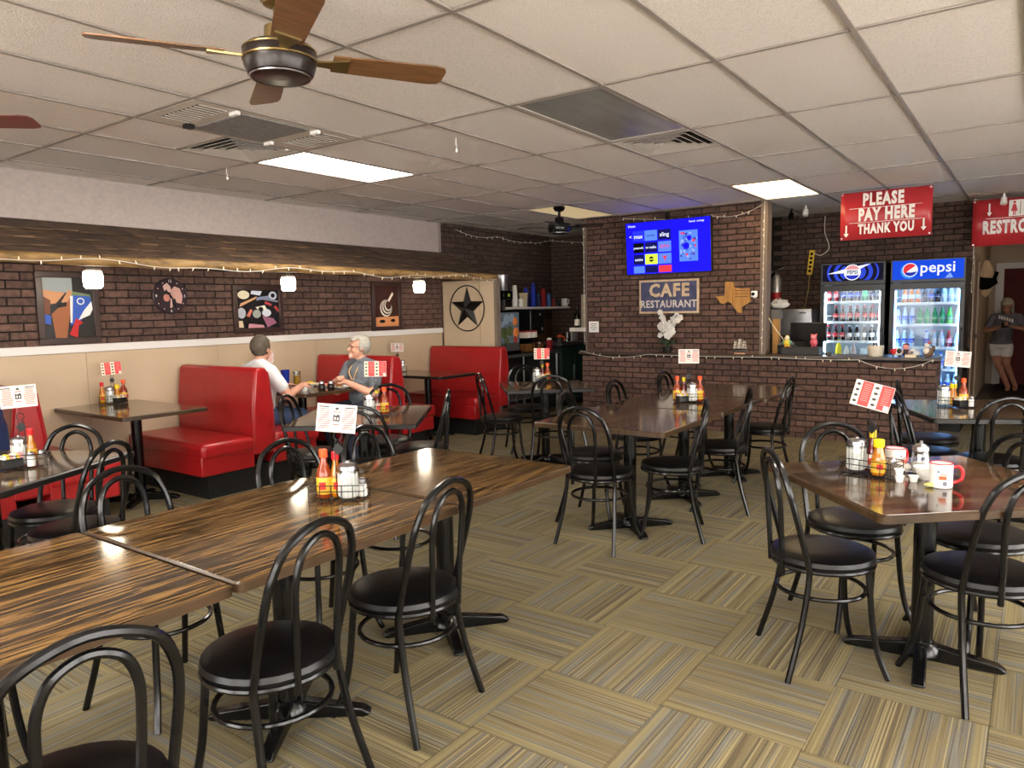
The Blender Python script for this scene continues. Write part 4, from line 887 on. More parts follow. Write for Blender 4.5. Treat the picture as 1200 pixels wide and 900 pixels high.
for k in range(46):
    cx = rr.uniform(xa+0.02, xb-0.02); cz = rr.uniform(za+0.02, zb-0.02); a = rr.uniform(0.006, 0.02); b = rr.uniform(0.005, 0.016)
    pm.rect(max(xa, cx-a), min(xb, cx+a), cz-b, cz+b, -0.003-0.00005*k, 3 if k % 9 == 0 else 1+k % 2)
pm.disc(xa+0.13, zb-0.09, 0.03, -0.006, 4); pm.disc(xa+0.09, zb-0.18, 0.04, -0.0062, 4)
pm.build('poster', pcs+[em('tv blue', (14, 8, 232), 2.3)], scr)

# ------------------------------------------------------------------ signs on the television wall
NAVY = NM('worn navy sign', [(46, 52, 84), (66, 70, 104), (84, 82, 110)], nscale=9, rough=0.6); CREAM = NM('worn cream', [(188, 160, 126), (214, 192, 160)], nscale=14, rough=0.6)
t = thing('cafe_sign', 'worn navy and cream cafe restaurant sign under the television', 'sign', (-3.70, 8.494, 1.605))
MB().box(-0.39, 0.39, -0.02, 0, -0.207, 0.207).build('border', CREAM, t, bevel=0.004); MB().box(-0.365, 0.365, -0.024, -0.019, -0.182, 0.182).build('panel', NAVY, t)
text('CAFE', 0.215, CREAM, t, (0.01, -0.0255, 0.07), weight=0.04, sx=0.95, space=1.15); text('RESTAURANT', 0.125, M('sign white', (206, 198, 190), 0.6), t, (0, -0.0255, -0.095), weight=0.018, sx=0.9, space=1.08)
GOLD = NM('golden pine', [(150, 104, 44), (178, 130, 60)], scale=(12, 2, 2), nscale=2, rough=0.5)
t = thing('texas_board', 'golden wooden board in the outline of a state on the brick wall', 'wall decor', (-2.89, 8.494, 1.57))
TXP = [(-2.989, 1.759), (-2.896, 1.755), (-2.879, 1.689), (-2.796, 1.67), (-2.705, 1.675), (-2.696, 1.585), (-2.687, 1.52), (-2.793, 1.457), (-2.784, 1.388), (-2.842, 1.4), (-2.919, 1.509), (-2.961, 1.526), (-3.004, 1.494), (-3.046, 1.512), (-3.099, 1.588), (-2.996, 1.594)]
MB().flat([(x+2.89, z-1.57) for x, z in reversed(TXP)], -0.02, 0.02).build('board', GOLD, t)
mb = MB()
for k in range(3): mb.rect(0.02, 0.17, 0.075-0.035*k, 0.083-0.035*k, -0.0208)
mb.rect(-0.012, -0.008, -0.08, 0.1, -0.0208); mb.build('engraving', M('burnt wood', (96, 62, 26), 0.7), t)
t = thing('notice_card', 'small white notice card at the edge of the television wall', 'sign', (-4.755, 8.494, 1.235))
MB().box(-0.075, 0.075, -0.008, 0, -0.072, 0.072).build('card', WHITEP, t, bevel=0.006)
mb = MB()
for k, L_ in enumerate((0.05, 0.035, 0.05, 0.03)): mb.rect(-L_, L_, 0.035-0.025*k, 0.043-0.025*k, -0.0088)
mb.build('print_lines', M('grey ink', (120, 118, 118), 0.6), t)
t = thing('security_camera', 'white security camera on the post of the television wall', 'camera', (-2.635, 8.475, 1.60))
MB().box(-0.035, 0.035, -0.06, -0.02, -0.03, 0.04).build('camera_body', WHITEP, t, bevel=0.012, bseg=3); MB().lathe([(0.02, 0), (0.02, 0.006)], 14, T=Matrix.Translation((-0.008, -0.06, 0.005)) @ TC).build('lens', BLACK, t); MB().box(-0.012, 0.012, -0.03, 0.01, -0.04, -0.02).build('bracket', WHITEP, t)

# hanging banners
BRED = NM('red banner vinyl', [(170, 40, 48), (186, 50, 56)], nscale=3, rough=0.35)
def banner(name, label, loc, w, h, draw, rz=0.0):
    t = thing(name, label, 'banner', loc, rz); n = 14
    mb = MB(); a, b = w/2, h/2
    top = [(-a+w*k/n, 0.006*math.sin(k*1.3)) for k in range(n+1)]
    vs = [(x, y, b) for x, y in top]+[(x, y*0.4, -b) for x, y in top]
    mb.add(vs, [(k, k+n+1, k+n+2, k+1) for k in range(n)]); o = mb.build('banner_sheet', BRED, t); s_ = o.modifiers.new('solid', 'SOLIDIFY'); s_.thickness = 0.002
    for sx in (-1, 1):
        for sz in (-1, 1): MB().lathe([(0.006, 0), (0.009, 0.001), (0.009, 0.003)], 10, T=Matrix.Translation((sx*(a-0.018), -0.009, sz*(b-0.018))) @ TC).build('grommet', CHROME, t)
        MB().tube([(sx*(a-0.018), -0.004, b-0.018), (sx*(a-0.018), 0, CEIL-loc[2])], 0.0015, 4).build('hanging_wire', WIRE, t)
    draw(t); return t
BW = M('banner white', (226, 220, 216), 0.5)
def arrow(mb, x, z, L_): mb.rect(x-0.008, x+0.008, z-L_*0.2, z+L_*0.5, -0.0115); mb.flat([(x-0.026, z-L_*0.2), (x, z-L_*0.5), (x+0.026, z-L_*0.2)], -0.0115)
def d_pay(t):
    text('PLEASE', 0.165, BW, t, (-0.02, -0.011, 0.15), weight=0.05, sx=0.64, space=1.16); text('PAY HERE', 0.165, BW, t, (0.01, -0.011, 0.0), weight=0.05, sx=0.62, space=1.16); text('THANK YOU', 0.13, BW, t, (0.01, -0.011, -0.14), weight=0.05, sx=0.60, space=1.16)
    mb = MB().rect(-0.33, 0.33, 0.071, 0.076, -0.0115).rect(-0.33, 0.33, -0.073, -0.068, -0.0115); arrow(mb, -0.355, -0.15, 0.12); arrow(mb, 0.345, -0.13, 0.12); mb.build('banner_marks', BW, t)
banner('pay_banner', 'red hanging banner reading please pay here thank you', (-1.285, 8.25, 2.362), 0.83, 0.475, d_pay)
def d_rest(t):
    text('RESTROOMS', 0.19, BW, t, (0.0, -0.011, -0.06), weight=0.05, sx=0.55, space=1.16)
    mb = MB().rect(-0.3, 0.36, 0.04, 0.046, -0.0115); arrow(mb, -0.27, 0.14, 0.14); arrow(mb, 0.31, 0.14, 0.14); mb.build('banner_marks', BW, t)
    pl_ = MB().rect(-0.09, 0.13, 0.055, 0.23, -0.0118).build('icon_plate', BW, t)
    mb = MB()
    for cx, m_ in ((-0.04, 0), (0.07, 1)):
        mb.disc(cx, 0.205, 0.014, -0.0125, m_, seg=10); mb.flat([(cx-0.03, 0.11), (cx+0.03, 0.11), (cx+0.012, 0.185), (cx-0.012, 0.185)] if m_ == 0 else [(cx-0.02, 0.11), (cx+0.02, 0.11), (cx+0.02, 0.185), (cx-0.02, 0.185)], -0.0125, m=m_); mb.rect(cx-0.012, cx-0.003, 0.065, 0.11, -0.0125, m_); mb.rect(cx+0.003, cx+0.012, 0.065, 0.11, -0.0125, m_)
    mb.rect(0.012, 0.018, 0.07, 0.215, -0.0125, 2); mb.build('restroom_icons', [M('icon red', (190, 40, 50), 0.5), M('icon blue', (50, 70, 130), 0.5), INK], pl_)
banner('restroom_banner', 'dark red hanging banner reading restrooms at the corridor', (-0.215, 9.9, 2.345), 0.86, 0.51, d_rest)
# small things on the ceiling
def spot(label, x, y, mat):
    t = thing('ceiling_spot', label, 'spot light', (x, y, CEIL)); MB().lathe([(0.012, -0.05), (0.012, -0.004), (0.035, -0.003)], 12).build('stem', mat, t)
    MB().lathe([(0.03, 0), (0.034, 0.01), (0.028, 0.07), (0.012, 0.085)], 12, T=Matrix.Translation((0, -0.02, -0.12)) @ Matrix.Rotation(RAD(-20), 4, 'X')).build('head', mat, t)
spot('white ceiling spot light beside the pay here banner', -2.28, 9.2, WHITEP); spot('black ceiling spot light beside the white one', -2.5, 9.4, BLACK); spot('white ceiling spot light in front of the restroom banner', -0.35, 9.75, WHITEP)
for x, y, lab in ((GX-5.5*TX, GY-0.02, 'thin wire hook hanging by the lit ceiling panel'), (GX-2.2*TX, GY+0.4, 'small white ceiling sensor beyond the lit panel')):
    t = thing('ceiling_hook', lab, 'hook', (x, y, CEIL)); MB().tube([(0, 0, 0), (0, 0, -0.05), (0.01, 0, -0.06), (0.004, 0, -0.07)], 0.003, 5).build('hook', WHITEP, t); MB().ell((0.004, 0, -0.085), (0.008, 0.008, 0.014), 8, 5).build('pendant', WHITEP, t)
# string lights around the television wall and counter
def swag(a, b, n, sag): 
    a, b = V(a), V(b); return [tuple(a.lerp(b, k/n)-V((0, 0, sag*4*(k/n)*(1-k/n)))) for k in range(n+1)]
string_lights('string lights running up the drink station edge of the television wall', swag((-4.885, 8.47, 1.0), (-4.885, 8.47, 2.6), 16, 0), 0.1)
string_lights('string lights running up the post beside the security camera', swag((-2.553, 8.47, 0.93), (-2.545, 8.47, 2.62), 18, 0), 0.09)
string_lights('string lights swagged over the corner of the television', swag((-2.57, 8.46, 2.60), (-3.15, 8.46, 2.53), 8, 0.06)+swag((-3.15, 8.46, 2.54), (-4.3, 8.46, 2.6), 8, 0.03), 0.1)
string_lights('string lights draped along the front of the brick counter', swag((-4.86, 8.315, 0.93), (-3.9, 8.315, 0.90), 10, 0.06)+swag((-3.9, 8.315, 0.90), (-2.4, 8.315, 0.895), 14, 0.01)+swag((-2.4, 8.315, 0.895), (-1.5, 8.315, 0.885), 10, 0.01)+swag((-1.5, 8.315, 0.885), (-0.82, 8.315, 0.90), 8, 0.09), 0.14)
string_lights('string lights strung across the dark brick behind the drink station', swag((-6.47, 7.75, 2.58), (-6.47, 8.7, 2.55), 8, 0.05)+swag((-6.47, 8.7, 2.55), (-6.46, 10.12, 2.58), 10, 0.06)+swag((-6.44, 10.17, 2.58), (-5.0, 10.17, 2.55), 8, 0.05), 0.12)
string_lights('string lights hanging down at the corridor corner', swag((-0.63, 10.14, 2.6), (-0.64, 10.14, 1.6), 10, 0), 0.1)
tag(MB().tube(swag((-2.53, 8.6, 1.35), (-2.15, 8.5, 0.93), 10, 0.05), 0.006, 6).build('extension_lead', M('cream cord', (206, 196, 170), 0.5)), 'cream cord drooping from the post to the counter', 'cord')
# orchid
rg = random.Random(21)
t = thing('orchid', 'white silk orchid with dark leaves standing on the counter ledge', 'potted flower', (-3.69, 8.425, 0.915))
MB().lathe([(0.04, 0), (0.05, 0.005), (0.06, 0.07), (0.055, 0.075), (0.01, 0.07)], 16).build('pot', M('dark pot', (26, 25, 24), 0.4), t)
LEAF = NM('orchid leaf', [(34, 50, 36), (52, 70, 48)], nscale=8, rough=0.4)
for k in range(7):
    a = 2*PI*k/7+0.3; d = V((math.cos(a), 0.35*math.sin(a), 0)); L_ = rg.uniform(0.10, 0.15); vs = []; fs = []
    for i in range(6):
        q = i/5; p = V((0, 0, 0.07))+d*L_*q+V((0, 0, 0.07*math.sin(q*PI*0.9)+0.01)); w = 0.03*math.sin(PI*min(1, q*0.9+0.1)); s_ = V((-d.y, d.x, 0)).normalized()
        if abs(d.x) > 0.8: s_ = V((0, 0.6, 0.8))
        vs += [p+s_*w, p-s_*w]
        if i: fs.append((2*i-2, 2*i-1, 2*i+1, 2*i))
    o = MB().add(vs, fs).build('leaf', LEAF, t); o.modifiers.new('solid', 'SOLIDIFY').thickness = 0.002
stems = [catmull([(-0.02, 0, 0.07), (-0.03, 0, 0.2), (-0.03, -0.01, 0.36), (-0.09, -0.02, 0.47)], 5), catmull([(0.02, 0, 0.07), (0.03, 0, 0.22), (0.06, -0.01, 0.38), (0.16, -0.02, 0.48)], 5)]
for s_ in stems: MB().tube(s_, 0.004, 6).build('stem', M('stem green', (86, 98, 66), 0.5), t)
PETAL = NM('white petal', [(206, 202, 196), (226, 224, 220)], nscale=12, rough=0.6)
spots = [(-0.08, 0.47), (-0.11, 0.5), (-0.06, 0.43), (-0.04, 0.39), (-0.1, 0.33), (-0.07, 0.29), (-0.02, 0.36), (0.02, 0.33), (0.05, 0.37), (0.08, 0.41), (0.12, 0.43), (0.15, 0.46), (0.19, 0.43), (0.17, 0.40), (0.11, 0.36), (0.06, 0.31), (0.01, 0.27), (-0.03, 0.24), (0.05, 0.23), (-0.11, 0.22), (0.02, 0.21), (0.08, 0.26), (-0.06, 0.35), (0.0, 0.31), (0.13, 0.39)]
bl_me = None
for k, (x, z) in enumerate(spots):
    if bl_me is None:
        mb = MB()
        for q in range(5):
            a = 2*PI*q/5+PI/2; mb.ell((0.021*math.cos(a), 0, 0.021*math.sin(a)), (0.019, 0.006, 0.017), 8, 5)
        mb.ell((0, -0.006, 0), (0.007, 0.008, 0.007), 6, 4); bl_me = mb.mesh('blossom', PETAL)
    o = bpy.data.objects.new('blossom', bl_me); COL.objects.link(o); o.parent = t; o.location = (x*0.85, -0.015+rg.uniform(-0.02, 0.02), z); o.rotation_euler = (rg.uniform(-.5, .5), rg.uniform(0, 1.2), rg.uniform(-.7, .7)); sc_ = rg.uniform(0.95, 1.3); o.scale = (sc_, sc_, sc_)
# model ship
t = thing('model_ship', 'small grey model sailing ship on the counter ledge', 'model ship', (-2.79, 8.43, 0.915))
SHG = M('pewter', (120, 116, 112), 0.4, 0.4)
MB().box(-0.06, 0.06, -0.02, 0.02, 0, 0.018).build('stand', M('pale wood', (176, 140, 104), 0.6), t)
MB().add([(-0.11, 0, 0.06), (0.10, -0.022, 0.055), (0.10, 0.022, 0.055), (-0.05, -0.025, 0.045), (-0.05, 0.025, 0.045), (-0.06, 0, 0.02), (0.08, 0, 0.018)], [(0, 3, 1, 2, 4), (0, 5, 3), (0, 4, 5), (3, 5, 6, 1), (4, 2, 6, 5), (1, 6, 2)]).build('hull', SHG, t, smooth=False)
MB().tube([(-0.11, 0, 0.058), (-0.16, 0, 0.085)], 0.003, 5).build('bowsprit', SHG, t)
for x, h in ((-0.05, 0.16), (0.0, 0.185), (0.05, 0.16)):
    m_ = MB().tube([(x, 0, 0.04), (x, 0, h)], 0.0025, 5).build('mast', SHG, t)
    for k in range(3):
        z = 0.065+k*(h-0.07)/3; w = 0.032-0.006*k; o = MB().add([(x-w*0.7, -w*0.8, z), (x+w*0.7, w*0.8, z), (x+w*0.6, w*0.7, z+(h-0.08)/3), (x-w*0.6, -w*0.7, z+(h-0.08)/3)], [(0, 1, 2, 3)]).build('sail', M('grey sail', (196, 190, 182), 0.7), m_); o.modifiers.new('solid', 'SOLIDIFY').thickness = 0.002
# ------------------------------------------------------------------ drink coolers
CBLK = M('cooler black', (16, 16, 17), 0.35); CIN = M('cooler white liner', (214, 224, 232), 0.4)
LEDW = M('cooler led', (255, 255, 255), 0.4, emit=(220, 238, 255), es=26.0); LEDB = M('cooler led blue', (255, 255, 255), 0.4, emit=(120, 180, 255), es=26.0)
DOORG = glass('cooler door glass', (246, 251, 255), 0.992)
def cooler(label, x0, x1, header, led, shelves, face=9.55):
    w = x1-x0; t = thing('drink_cooler', label, 'cooler', (x0, face, 0), group='glass door drink coolers'); D = 0.62
    MB().box(0, 0.035, 0.045, D, 0.0, 1.95).box(w-0.035, w, 0.045, D, 0.0, 1.95).box(0.035, w-0.035, D-0.03, D, 0.0, 1.95).box(0.035, w-0.035, 0.045, D-0.03, 0.0, 0.16).box(0.035, w-0.035, 0.045, D-0.03, 1.71, 1.95).build('cabinet', CBLK, t)
    MB().box(0.036, 0.042, 0.06, D-0.035, 0.162, 1.708).box(w-0.042, w-0.036, 0.06, D-0.035, 0.162, 1.708).box(0.042, w-0.042, D-0.04, D-0.032, 0.162, 1.708).box(0.042, w-0.042, 0.06, D-0.04, 0.161, 0.168).build('liner', CIN, t)
    hd = MB().box(0, w, 0.0, 0.045, 1.70, 1.965).build('header_box', CBLK, t, bevel=0.004)
    header(t, w)
    f = 0.05
    dr = MB().box(0, w, 0.0, 0.04, 1.625, 1.695).box(0, w, 0.0, 0.04, 0.12, 0.2).box(0, f, 0.0, 0.04, 0.2, 1.625).box(w-f, w, 0.0, 0.04, 0.2, 1.625).build('door_frame', CBLK, t, bevel=0.003)
    MB().box(f, w-f, 0.016, 0.022, 0.2, 1.625).build('door_pane', DOORG, dr)
    MB().tube([(w-0.02, -0.005, 0.8), (w-0.02, -0.035, 0.83), (w-0.02, -0.035, 1.15), (w-0.02, -0.005, 1.18)], 0.008, 8).build('door_handle', CBLK, dr)
    for sx in (0.056, w-0.056): MB().box(sx-0.008, sx+0.008, 0.045, 0.056, 0.22, 1.61).build('led_strip', led, t)
    MB().box(0.08, w-0.08, 0.048, 0.058, 1.66, 1.685).build('led_strip', led, t)
    for z in shelves:
        s = MB().box(0.045, w-0.045, 0.075, D-0.05, z-0.012, z-0.004).build('shelf', CIN, t)
        MB().box(0.045, w-0.045, 0.066, 0.075, z-0.016, z+0.014).build('price_rail', M('price rail', (232, 238, 242), 0.4), s)
        mb = MB().tube([(0.05, 0.082, z+0.075), (w-0.05, 0.082, z+0.075)], 0.0035, 5)
        for k in range(8):
            x = 0.06+(w-0.12)*k/7; mb.tube([(x, 0.082, z), (x, 0.082, z+0.075)], 0.003, 5)
        mb.build('wire_guard', M('white wire', (214, 208, 196), 0.5), s)
    return t
def hdr1(t, w):
    n_ = em('header navy', (8, 10, 50), 0.5); rb = em('header ring blue', (46, 74, 220), 0.9); wh = em('header white', (235, 238, 245), 1.1)
    p = MB().rect(0.025, w-0.025, 1.745, 1.945, -0.003, 0, 0.003).build('header_panel', n_, t); cx, cz = w*0.5, 1.845
    mb = MB()
    for sx, r0, r1 in ((-1, 0.10, 0.14), (-1, 0.17, 0.21), (-1, 0.26, 0.285), (1, 0.10, 0.15), (1, 0.18, 0.225), (1, 0.27, 0.29)):
        pts = [(cx+sx*r1*math.cos(a), cz+min(0.096, max(-0.096, r1*0.75*math.sin(a)))) for a in [RAD(-50+100*k/10) for k in range(11)]]
        pin = [(cx+sx*r0*math.cos(a), cz+min(0.096, max(-0.096, r0*0.75*math.sin(a)))) for a in [RAD(50-100*k/10) for k in range(11)]]
        P = pts+pin
        if sx < 0: P = P[::-1]
        mb.flat(P, -0.004)
    mb.build('header_rings', rb, p)
    MB().flat([(cx-0.28, cz-0.01), (cx, cz-0.005), (cx+0.20, cz+0.095), (cx-0.02, cz+0.06)], -0.005).build('header_bolt', wh, p)
    g = MB().disc(cx, cz, 0.094, -0.0056, 0, seg=28).flat([(cx+0.083*math.cos(RAD(a)), cz+0.083*math.sin(RAD(a))) for a in range(25, 156, 10)], -0.0064, m=1).flat([(cx+0.083*math.cos(RAD(a)), cz+0.083*math.sin(RAD(a))) for a in range(205, 336, 10)], -0.0064, m=2)
    g.build('logo_globe', [wh, em('logo red', (232, 150, 150), 1.0), em('logo blue', (36, 50, 190), 1.0)], p)
    text('PEPSI', 0.062, em('logo ink', (40, 44, 90), 0.4), p, (cx, -0.0068, cz), weight=0.02, sx=0.85)
def hdr2(t, w):
    bl = em('header bright blue', (8, 72, 222), 1.0); wh = em('header white', (235, 238, 245), 1.1)
    p = MB().rect(0.02, w-0.02, 1.735, 1.95, -0.003, 0, 0.003).build('header_panel', bl, t)
    cx, cz = w*0.27, 1.845; MB().disc(cx-0.012, cz-0.012, 0.086, -0.004, seg=26).build('logo_shadow', em('header glow', (60, 150, 240), 1.0), p)
    g = MB().disc(cx, cz, 0.078, -0.0048, 0, seg=28)
    g.flat([(cx+0.07*math.cos(RAD(a)), cz+0.07*math.sin(RAD(a))) for a in range(40, 221, 12)] + [(cx-0.02, cz-0.008)], -0.0056, m=1)
    g.flat([(cx+0.07*math.cos(RAD(a)), cz+0.07*math.sin(RAD(a))) for a in range(200, 351, 12)] + [(cx+0.01, cz-0.03)], -0.0056, m=2)
    g.build('logo_globe', [wh, em('logo strong red', (226, 52, 60), 1.0), em('logo deep blue', (16, 44, 170), 1.0)], p)
    text('pepsi', 0.17, wh, p, (w*0.635, -0.0045, 1.862), weight=0.012, sx=1.0)
    MB().flat([(w-0.2, 1.74), (w-0.12, 1.745), (w-0.15, 1.80), (w-0.17, 1.78)], -0.004).build('header_splash', em('header pale', (140, 176, 250), 0.9), p)
S1 = [1.495, 1.25, 1.015, 0.78, 0.5]; S2 = [1.46, 1.215, 0.95, 0.70, 0.45]
cooler('black glass door cooler with a navy header, full of soda', -2.18, -1.46, hdr1, LEDW, S1)
cooler('black glass door cooler with a bright blue header and blue light', -1.41, -0.66, hdr2, LEDB, S2)
# bottles in the coolers
def sbottle(liq, lab, cap, H=0.20, R=0.031, can=False):
    t = thing('soda_bottle', 'x', 'bottle')
    if can: prof = [(R*0.8, 0), (R, 0.008), (R, H*0.7), (R*0.75, H*0.82), (0.016, H*0.9), (0.016, H-0.014)]
    else: prof = [(R*0.85, 0), (R, 0.008), (R*0.94, H*0.3), (R, H*0.5), (R*0.85, H*0.66), (0.014, H*0.86), (0.0125, H-0.014)]
    MB().lathe(prof, 12).build('bottle_body', liq, t)
    MB().lathe([(0.015, H-0.016), (0.0155, H-0.014), (0.0145, H)], 10).build('cap', cap, t)
    MB().lathe([(R*0.97, H*0.30), (R*1.02, H*0.305), (R*1.02, H*0.54), (R*0.97, H*0.545)], 12).build('bottle_label', lab, t)
    return t
LQ = lambda n, c: M('liquid '+n, c, 0.1, coat=0.5)
COLA, CLEAR, ORG, GREEN, BLUEL, LIME, REDL = LQ('cola', (34, 16, 14)), LQ('clear', (196, 210, 220)), LQ('orange', (226, 120, 30)), LQ('green', (40, 150, 96)), LQ('blue', (60, 96, 180)), LQ('lime', (120, 230, 90)), LQ('red', (150, 30, 34))
LB = lambda n, c: M('label '+n, c, 0.45)
LR, LW, LBl, LG, LN, LP = LB('red', (206, 44, 50)), LB('white', (226, 228, 230)), LB('blue', (50, 84, 190)), LB('green', (60, 170, 110)), LB('navy', (40, 50, 90)), LB('pink', (232, 150, 150))
KINDS = dict(cola=('red labelled cola bottle', (COLA, LR, LR)), diet=('white labelled cola bottle', (COLA, LW, LW)), blue=('blue labelled cola bottle', (COLA, LBl, LBl)), orange=('orange soda bottle', (ORG, LW, LB('orange cap', (220, 110, 30)))), green=('green soda bottle', (GREEN, LG, LG)), lime=('lime green soda bottle', (LIME, LG, LG)),
             water=('clear water bottle with blue label', (CLEAR, LBl, LW)), clear=('clear soda bottle with pale label', (CLEAR, LW, LP)), red=('red soda bottle', (REDL, LP, LR)), dark=('dark soda bottle with navy label', (COLA, LN, LN)), violet=('pale violet water bottle', (CLEAR, LB('violet', (130, 110, 190)), LBl)))
BP = {k: sbottle(*v[1]) for k, v in KINDS.items()}
ORD = ['first', 'second', 'third', 'fourth', 'fifth', 'sixth', 'seventh', 'eighth', 'ninth', 'tenth']
SHN = ['top', 'second', 'third', 'fourth', 'lowest']
def fill(cname, x0, x1, z, sh, kinds, y=9.685):
    n = len(kinds); 
    for k, kd in enumerate(kinds):
        if kd is None: continue
        x = x0+0.075+(x1-x0-0.15)*k/max(1, n-1)
        place(BP[kd], (x, y+0.01*(k % 2), z-0.003), 0.7*k, '%s, %s along the %s shelf of the %s' % (KINDS[kd][0], ORD[k], SHN[sh], cname), group='bottles in the coolers')
F1, F2 = 'navy header cooler', 'blue lit cooler'
fill(F1, -2.18, -1.46, S1[0], 0, ['red', 'red', 'blue', 'blue', 'blue', 'green', 'dark', 'dark']); fill(F1, -2.18, -1.46, S1[1], 1, [None, 'cola', 'cola', 'cola', 'cola', 'cola', 'cola', 'cola']); fill(F1, -2.18, -1.46, S1[2], 2, ['cola', 'cola', 'cola', 'diet', 'diet', 'diet', 'diet', 'clear'])
fill(F2, -1.41, -0.66, S2[0], 0, [None, 'orange', 'orange', 'orange', 'dark', 'blue', 'dark', 'clear', 'clear', 'clear']); fill(F2, -1.41, -0.66, S2[1], 1, ['violet', 'water', 'water', 'green', 'green', 'green', 'green', 'lime', 'clear']); fill(F2, -1.41, -0.66, S2[2], 2, ['water', 'water', 'water', None, 'violet', 'clear', 'clear', 'red', 'clear'])
fill(F2, -1.41, -0.66, S2[3], 3, [None, None, None, None, 'water', 'water', 'violet', 'water', 'water']); fill(F2, -1.41, -0.66, S2[4], 4, [None, None, None, None, 'water', 'water', 'water', 'water', 'water'])
# sauces kept on the fourth shelf of the first cooler
zc = S1[3]-0.003
for lab, x, c, H in (('yellow mustard squeeze bottle in the navy header cooler', -1.98, (232, 214, 30), 0.26), ('white squeeze bottle beside the mustard', -1.89, (226, 226, 220), 0.19), ('pale dressing bottle beside the white squeeze bottle', -1.81, (206, 190, 190), 0.22)):
    t = thing('squeeze_bottle', lab, 'bottle', (x, 9.68, zc)); MB().lathe([(0.034, 0), (0.037, 0.006), (0.036, H*0.66), (0.024, H*0.76)], 14).build('bottle_body', M('squeeze %s' % (c,), c, 0.4), t); MB().lathe([(0.025, H*0.75), (0.02, H*0.8), (0.006, H*0.98), (0.004, H)], 12).build('nozzle', M('squeeze %s' % (c,), c, 0.4), t)
t = thing('storage_bin', 'translucent white bin on the lower cooler shelf', 'bin', (-1.63, 9.74, zc)); MB().box(-0.10, 0.10, -0.09, 0.1, 0, 0.006).box(-0.10, 0.10, -0.09, -0.086, 0.006, 0.15).box(-0.10, 0.10, 0.096, 0.1, 0.006, 0.15).box(-0.10, -0.096, -0.086, 0.096, 0.006, 0.15).box(0.096, 0.10, -0.086, 0.096, 0.006, 0.15).build('bin_walls', M('pale bin', (196, 212, 222), 0.4), t); MB().box(-0.105, 0.105, -0.095, -0.084, 0.14, 0.155).build('bin_rim', WHITEP, t)

# ------------------------------------------------------------------ counter things
CT = 0.9155
t = thing('service_cabinet', 'dark cabinet behind the counter that carries the steel oven', 'cabinet', (-2.52, 9.62, 0))
MB().box(-0.28, 0.30, -0.3, 0.3, 0.05, 1.05).build('cabinet_body', M('dark cabinet', (38, 34, 32), 0.6), t); MB().box(-0.29, 0.31, -0.31, 0.31, 1.05, 1.075).build('cabinet_top', M('cabinet top', (66, 58, 52), 0.5), t)
for s in (-1, 1): d_ = MB().box(0.01+s*0.145-0.135, 0.01+s*0.145+0.135, -0.315, -0.3, 0.1, 1.02).build('cabinet_door', M('dark cabinet door', (46, 41, 38), 0.5), t, bevel=0.003)
MB().box(-0.26, 0.28, -0.27, 0.28, 0, 0.05).build('plinth', TOE, t)
t = thing('steel_oven', 'brushed steel countertop oven behind the counter', 'oven', (-2.51, 9.60, 1.0755))
MB().box(-0.28, 0.28, -0.24, 0.24, 0.02, 0.345).build('oven_body', STEEL, t, bevel=0.006); MB().box(-0.27, 0.27, -0.25, -0.24, 0.03, 0.335).build('oven_door', STEEL, t, bevel=0.004); MB().box(0.14, 0.22, -0.252, -0.25, 0.29, 0.305).build('badge', M('badge', (60, 60, 62), 0.4), t)
for x in (-0.24, 0.24): MB().lathe([(0.02, 0), (0.02, 0.02)], 8, c=(x, 0, 0)).build('oven_foot', BLACK, t)
crumple('plastic_bag', 'white plastic bag lying on the steel oven', 'bag', (-2.66, 9.52, 1.4215), 0.12, M('plastic bag', (214, 212, 206), 0.3))
t = thing('fire_extinguisher', 'silver fire extinguisher on the dark brick wall', 'fire extinguisher', (-2.86, 10.10, 1.52))
MB().lathe([(0.055, 0), (0.06, 0.01), (0.06, 0.30), (0.04, 0.35), (0.018, 0.37)], 16).build('cylinder', M('extinguisher silver', (176, 172, 166), 0.3, 0.5), t); MB().lathe([(0.0605, 0.03), (0.0612, 0.032), (0.0612, 0.12), (0.0605, 0.122)], 16).build('red_label', M('extinguisher red', (170, 30, 30), 0.4), t)
MB().box(-0.015, 0.015, -0.015, 0.015, 0.37, 0.41).build('valve', STEEL, t); MB().tube([(-0.09, 0, 0.40), (0.0, 0, 0.415), (0.09, 0, 0.45)], 0.008, 6).tube([(-0.08, 0, 0.38), (0.0, 0, 0.395)], 0.006, 6).build('lever', STEEL, t); MB().tube(catmull([(-0.02, -0.01, 0.38), (-0.09, -0.02, 0.34), (-0.085, -0.02, 0.2)], 5), 0.009, 6).build('hose', BLACK, t); MB().box(-0.02, 0.02, 0.058, 0.096, 0.2, 0.3).build('wall_bracket', BLACK, t)
t = thing('power_strip', 'yellow power strip hanging beside the navy header cooler', 'power strip', (-2.44, 10.17, 2.02)); t.rotation_euler = (0, RAD(6), 0)
MB().box(-0.035, 0.035, -0.03, 0, -0.16, 0.16).build('strip_body', M('safety yellow', (206, 172, 44), 0.5), t, bevel=0.006)
for k in range(5): MB().box(-0.014, 0.014, -0.033, -0.03, -0.125+0.055*k, -0.095+0.055*k).build('socket', BLACK, t)
MB().tube(catmull([(0, -0.01, -0.16), (0.01, -0.015, -0.4), (-0.03, -0.015, -0.8), (-0.03, -0.015, -0.95)], 5), 0.006, 6).build('cord', M('yellow cord', (150, 124, 60), 0.5), t); MB().tube(catmull([(0.03, -0.03, 0.12), (0.12, -0.04, 0.1), (0.2, -0.02, 0.2), (0.12, -0.01, 0.4), (0.1, -0.01, 0.6)], 5), 0.005, 6).build('plug_cord', WIRE, t)
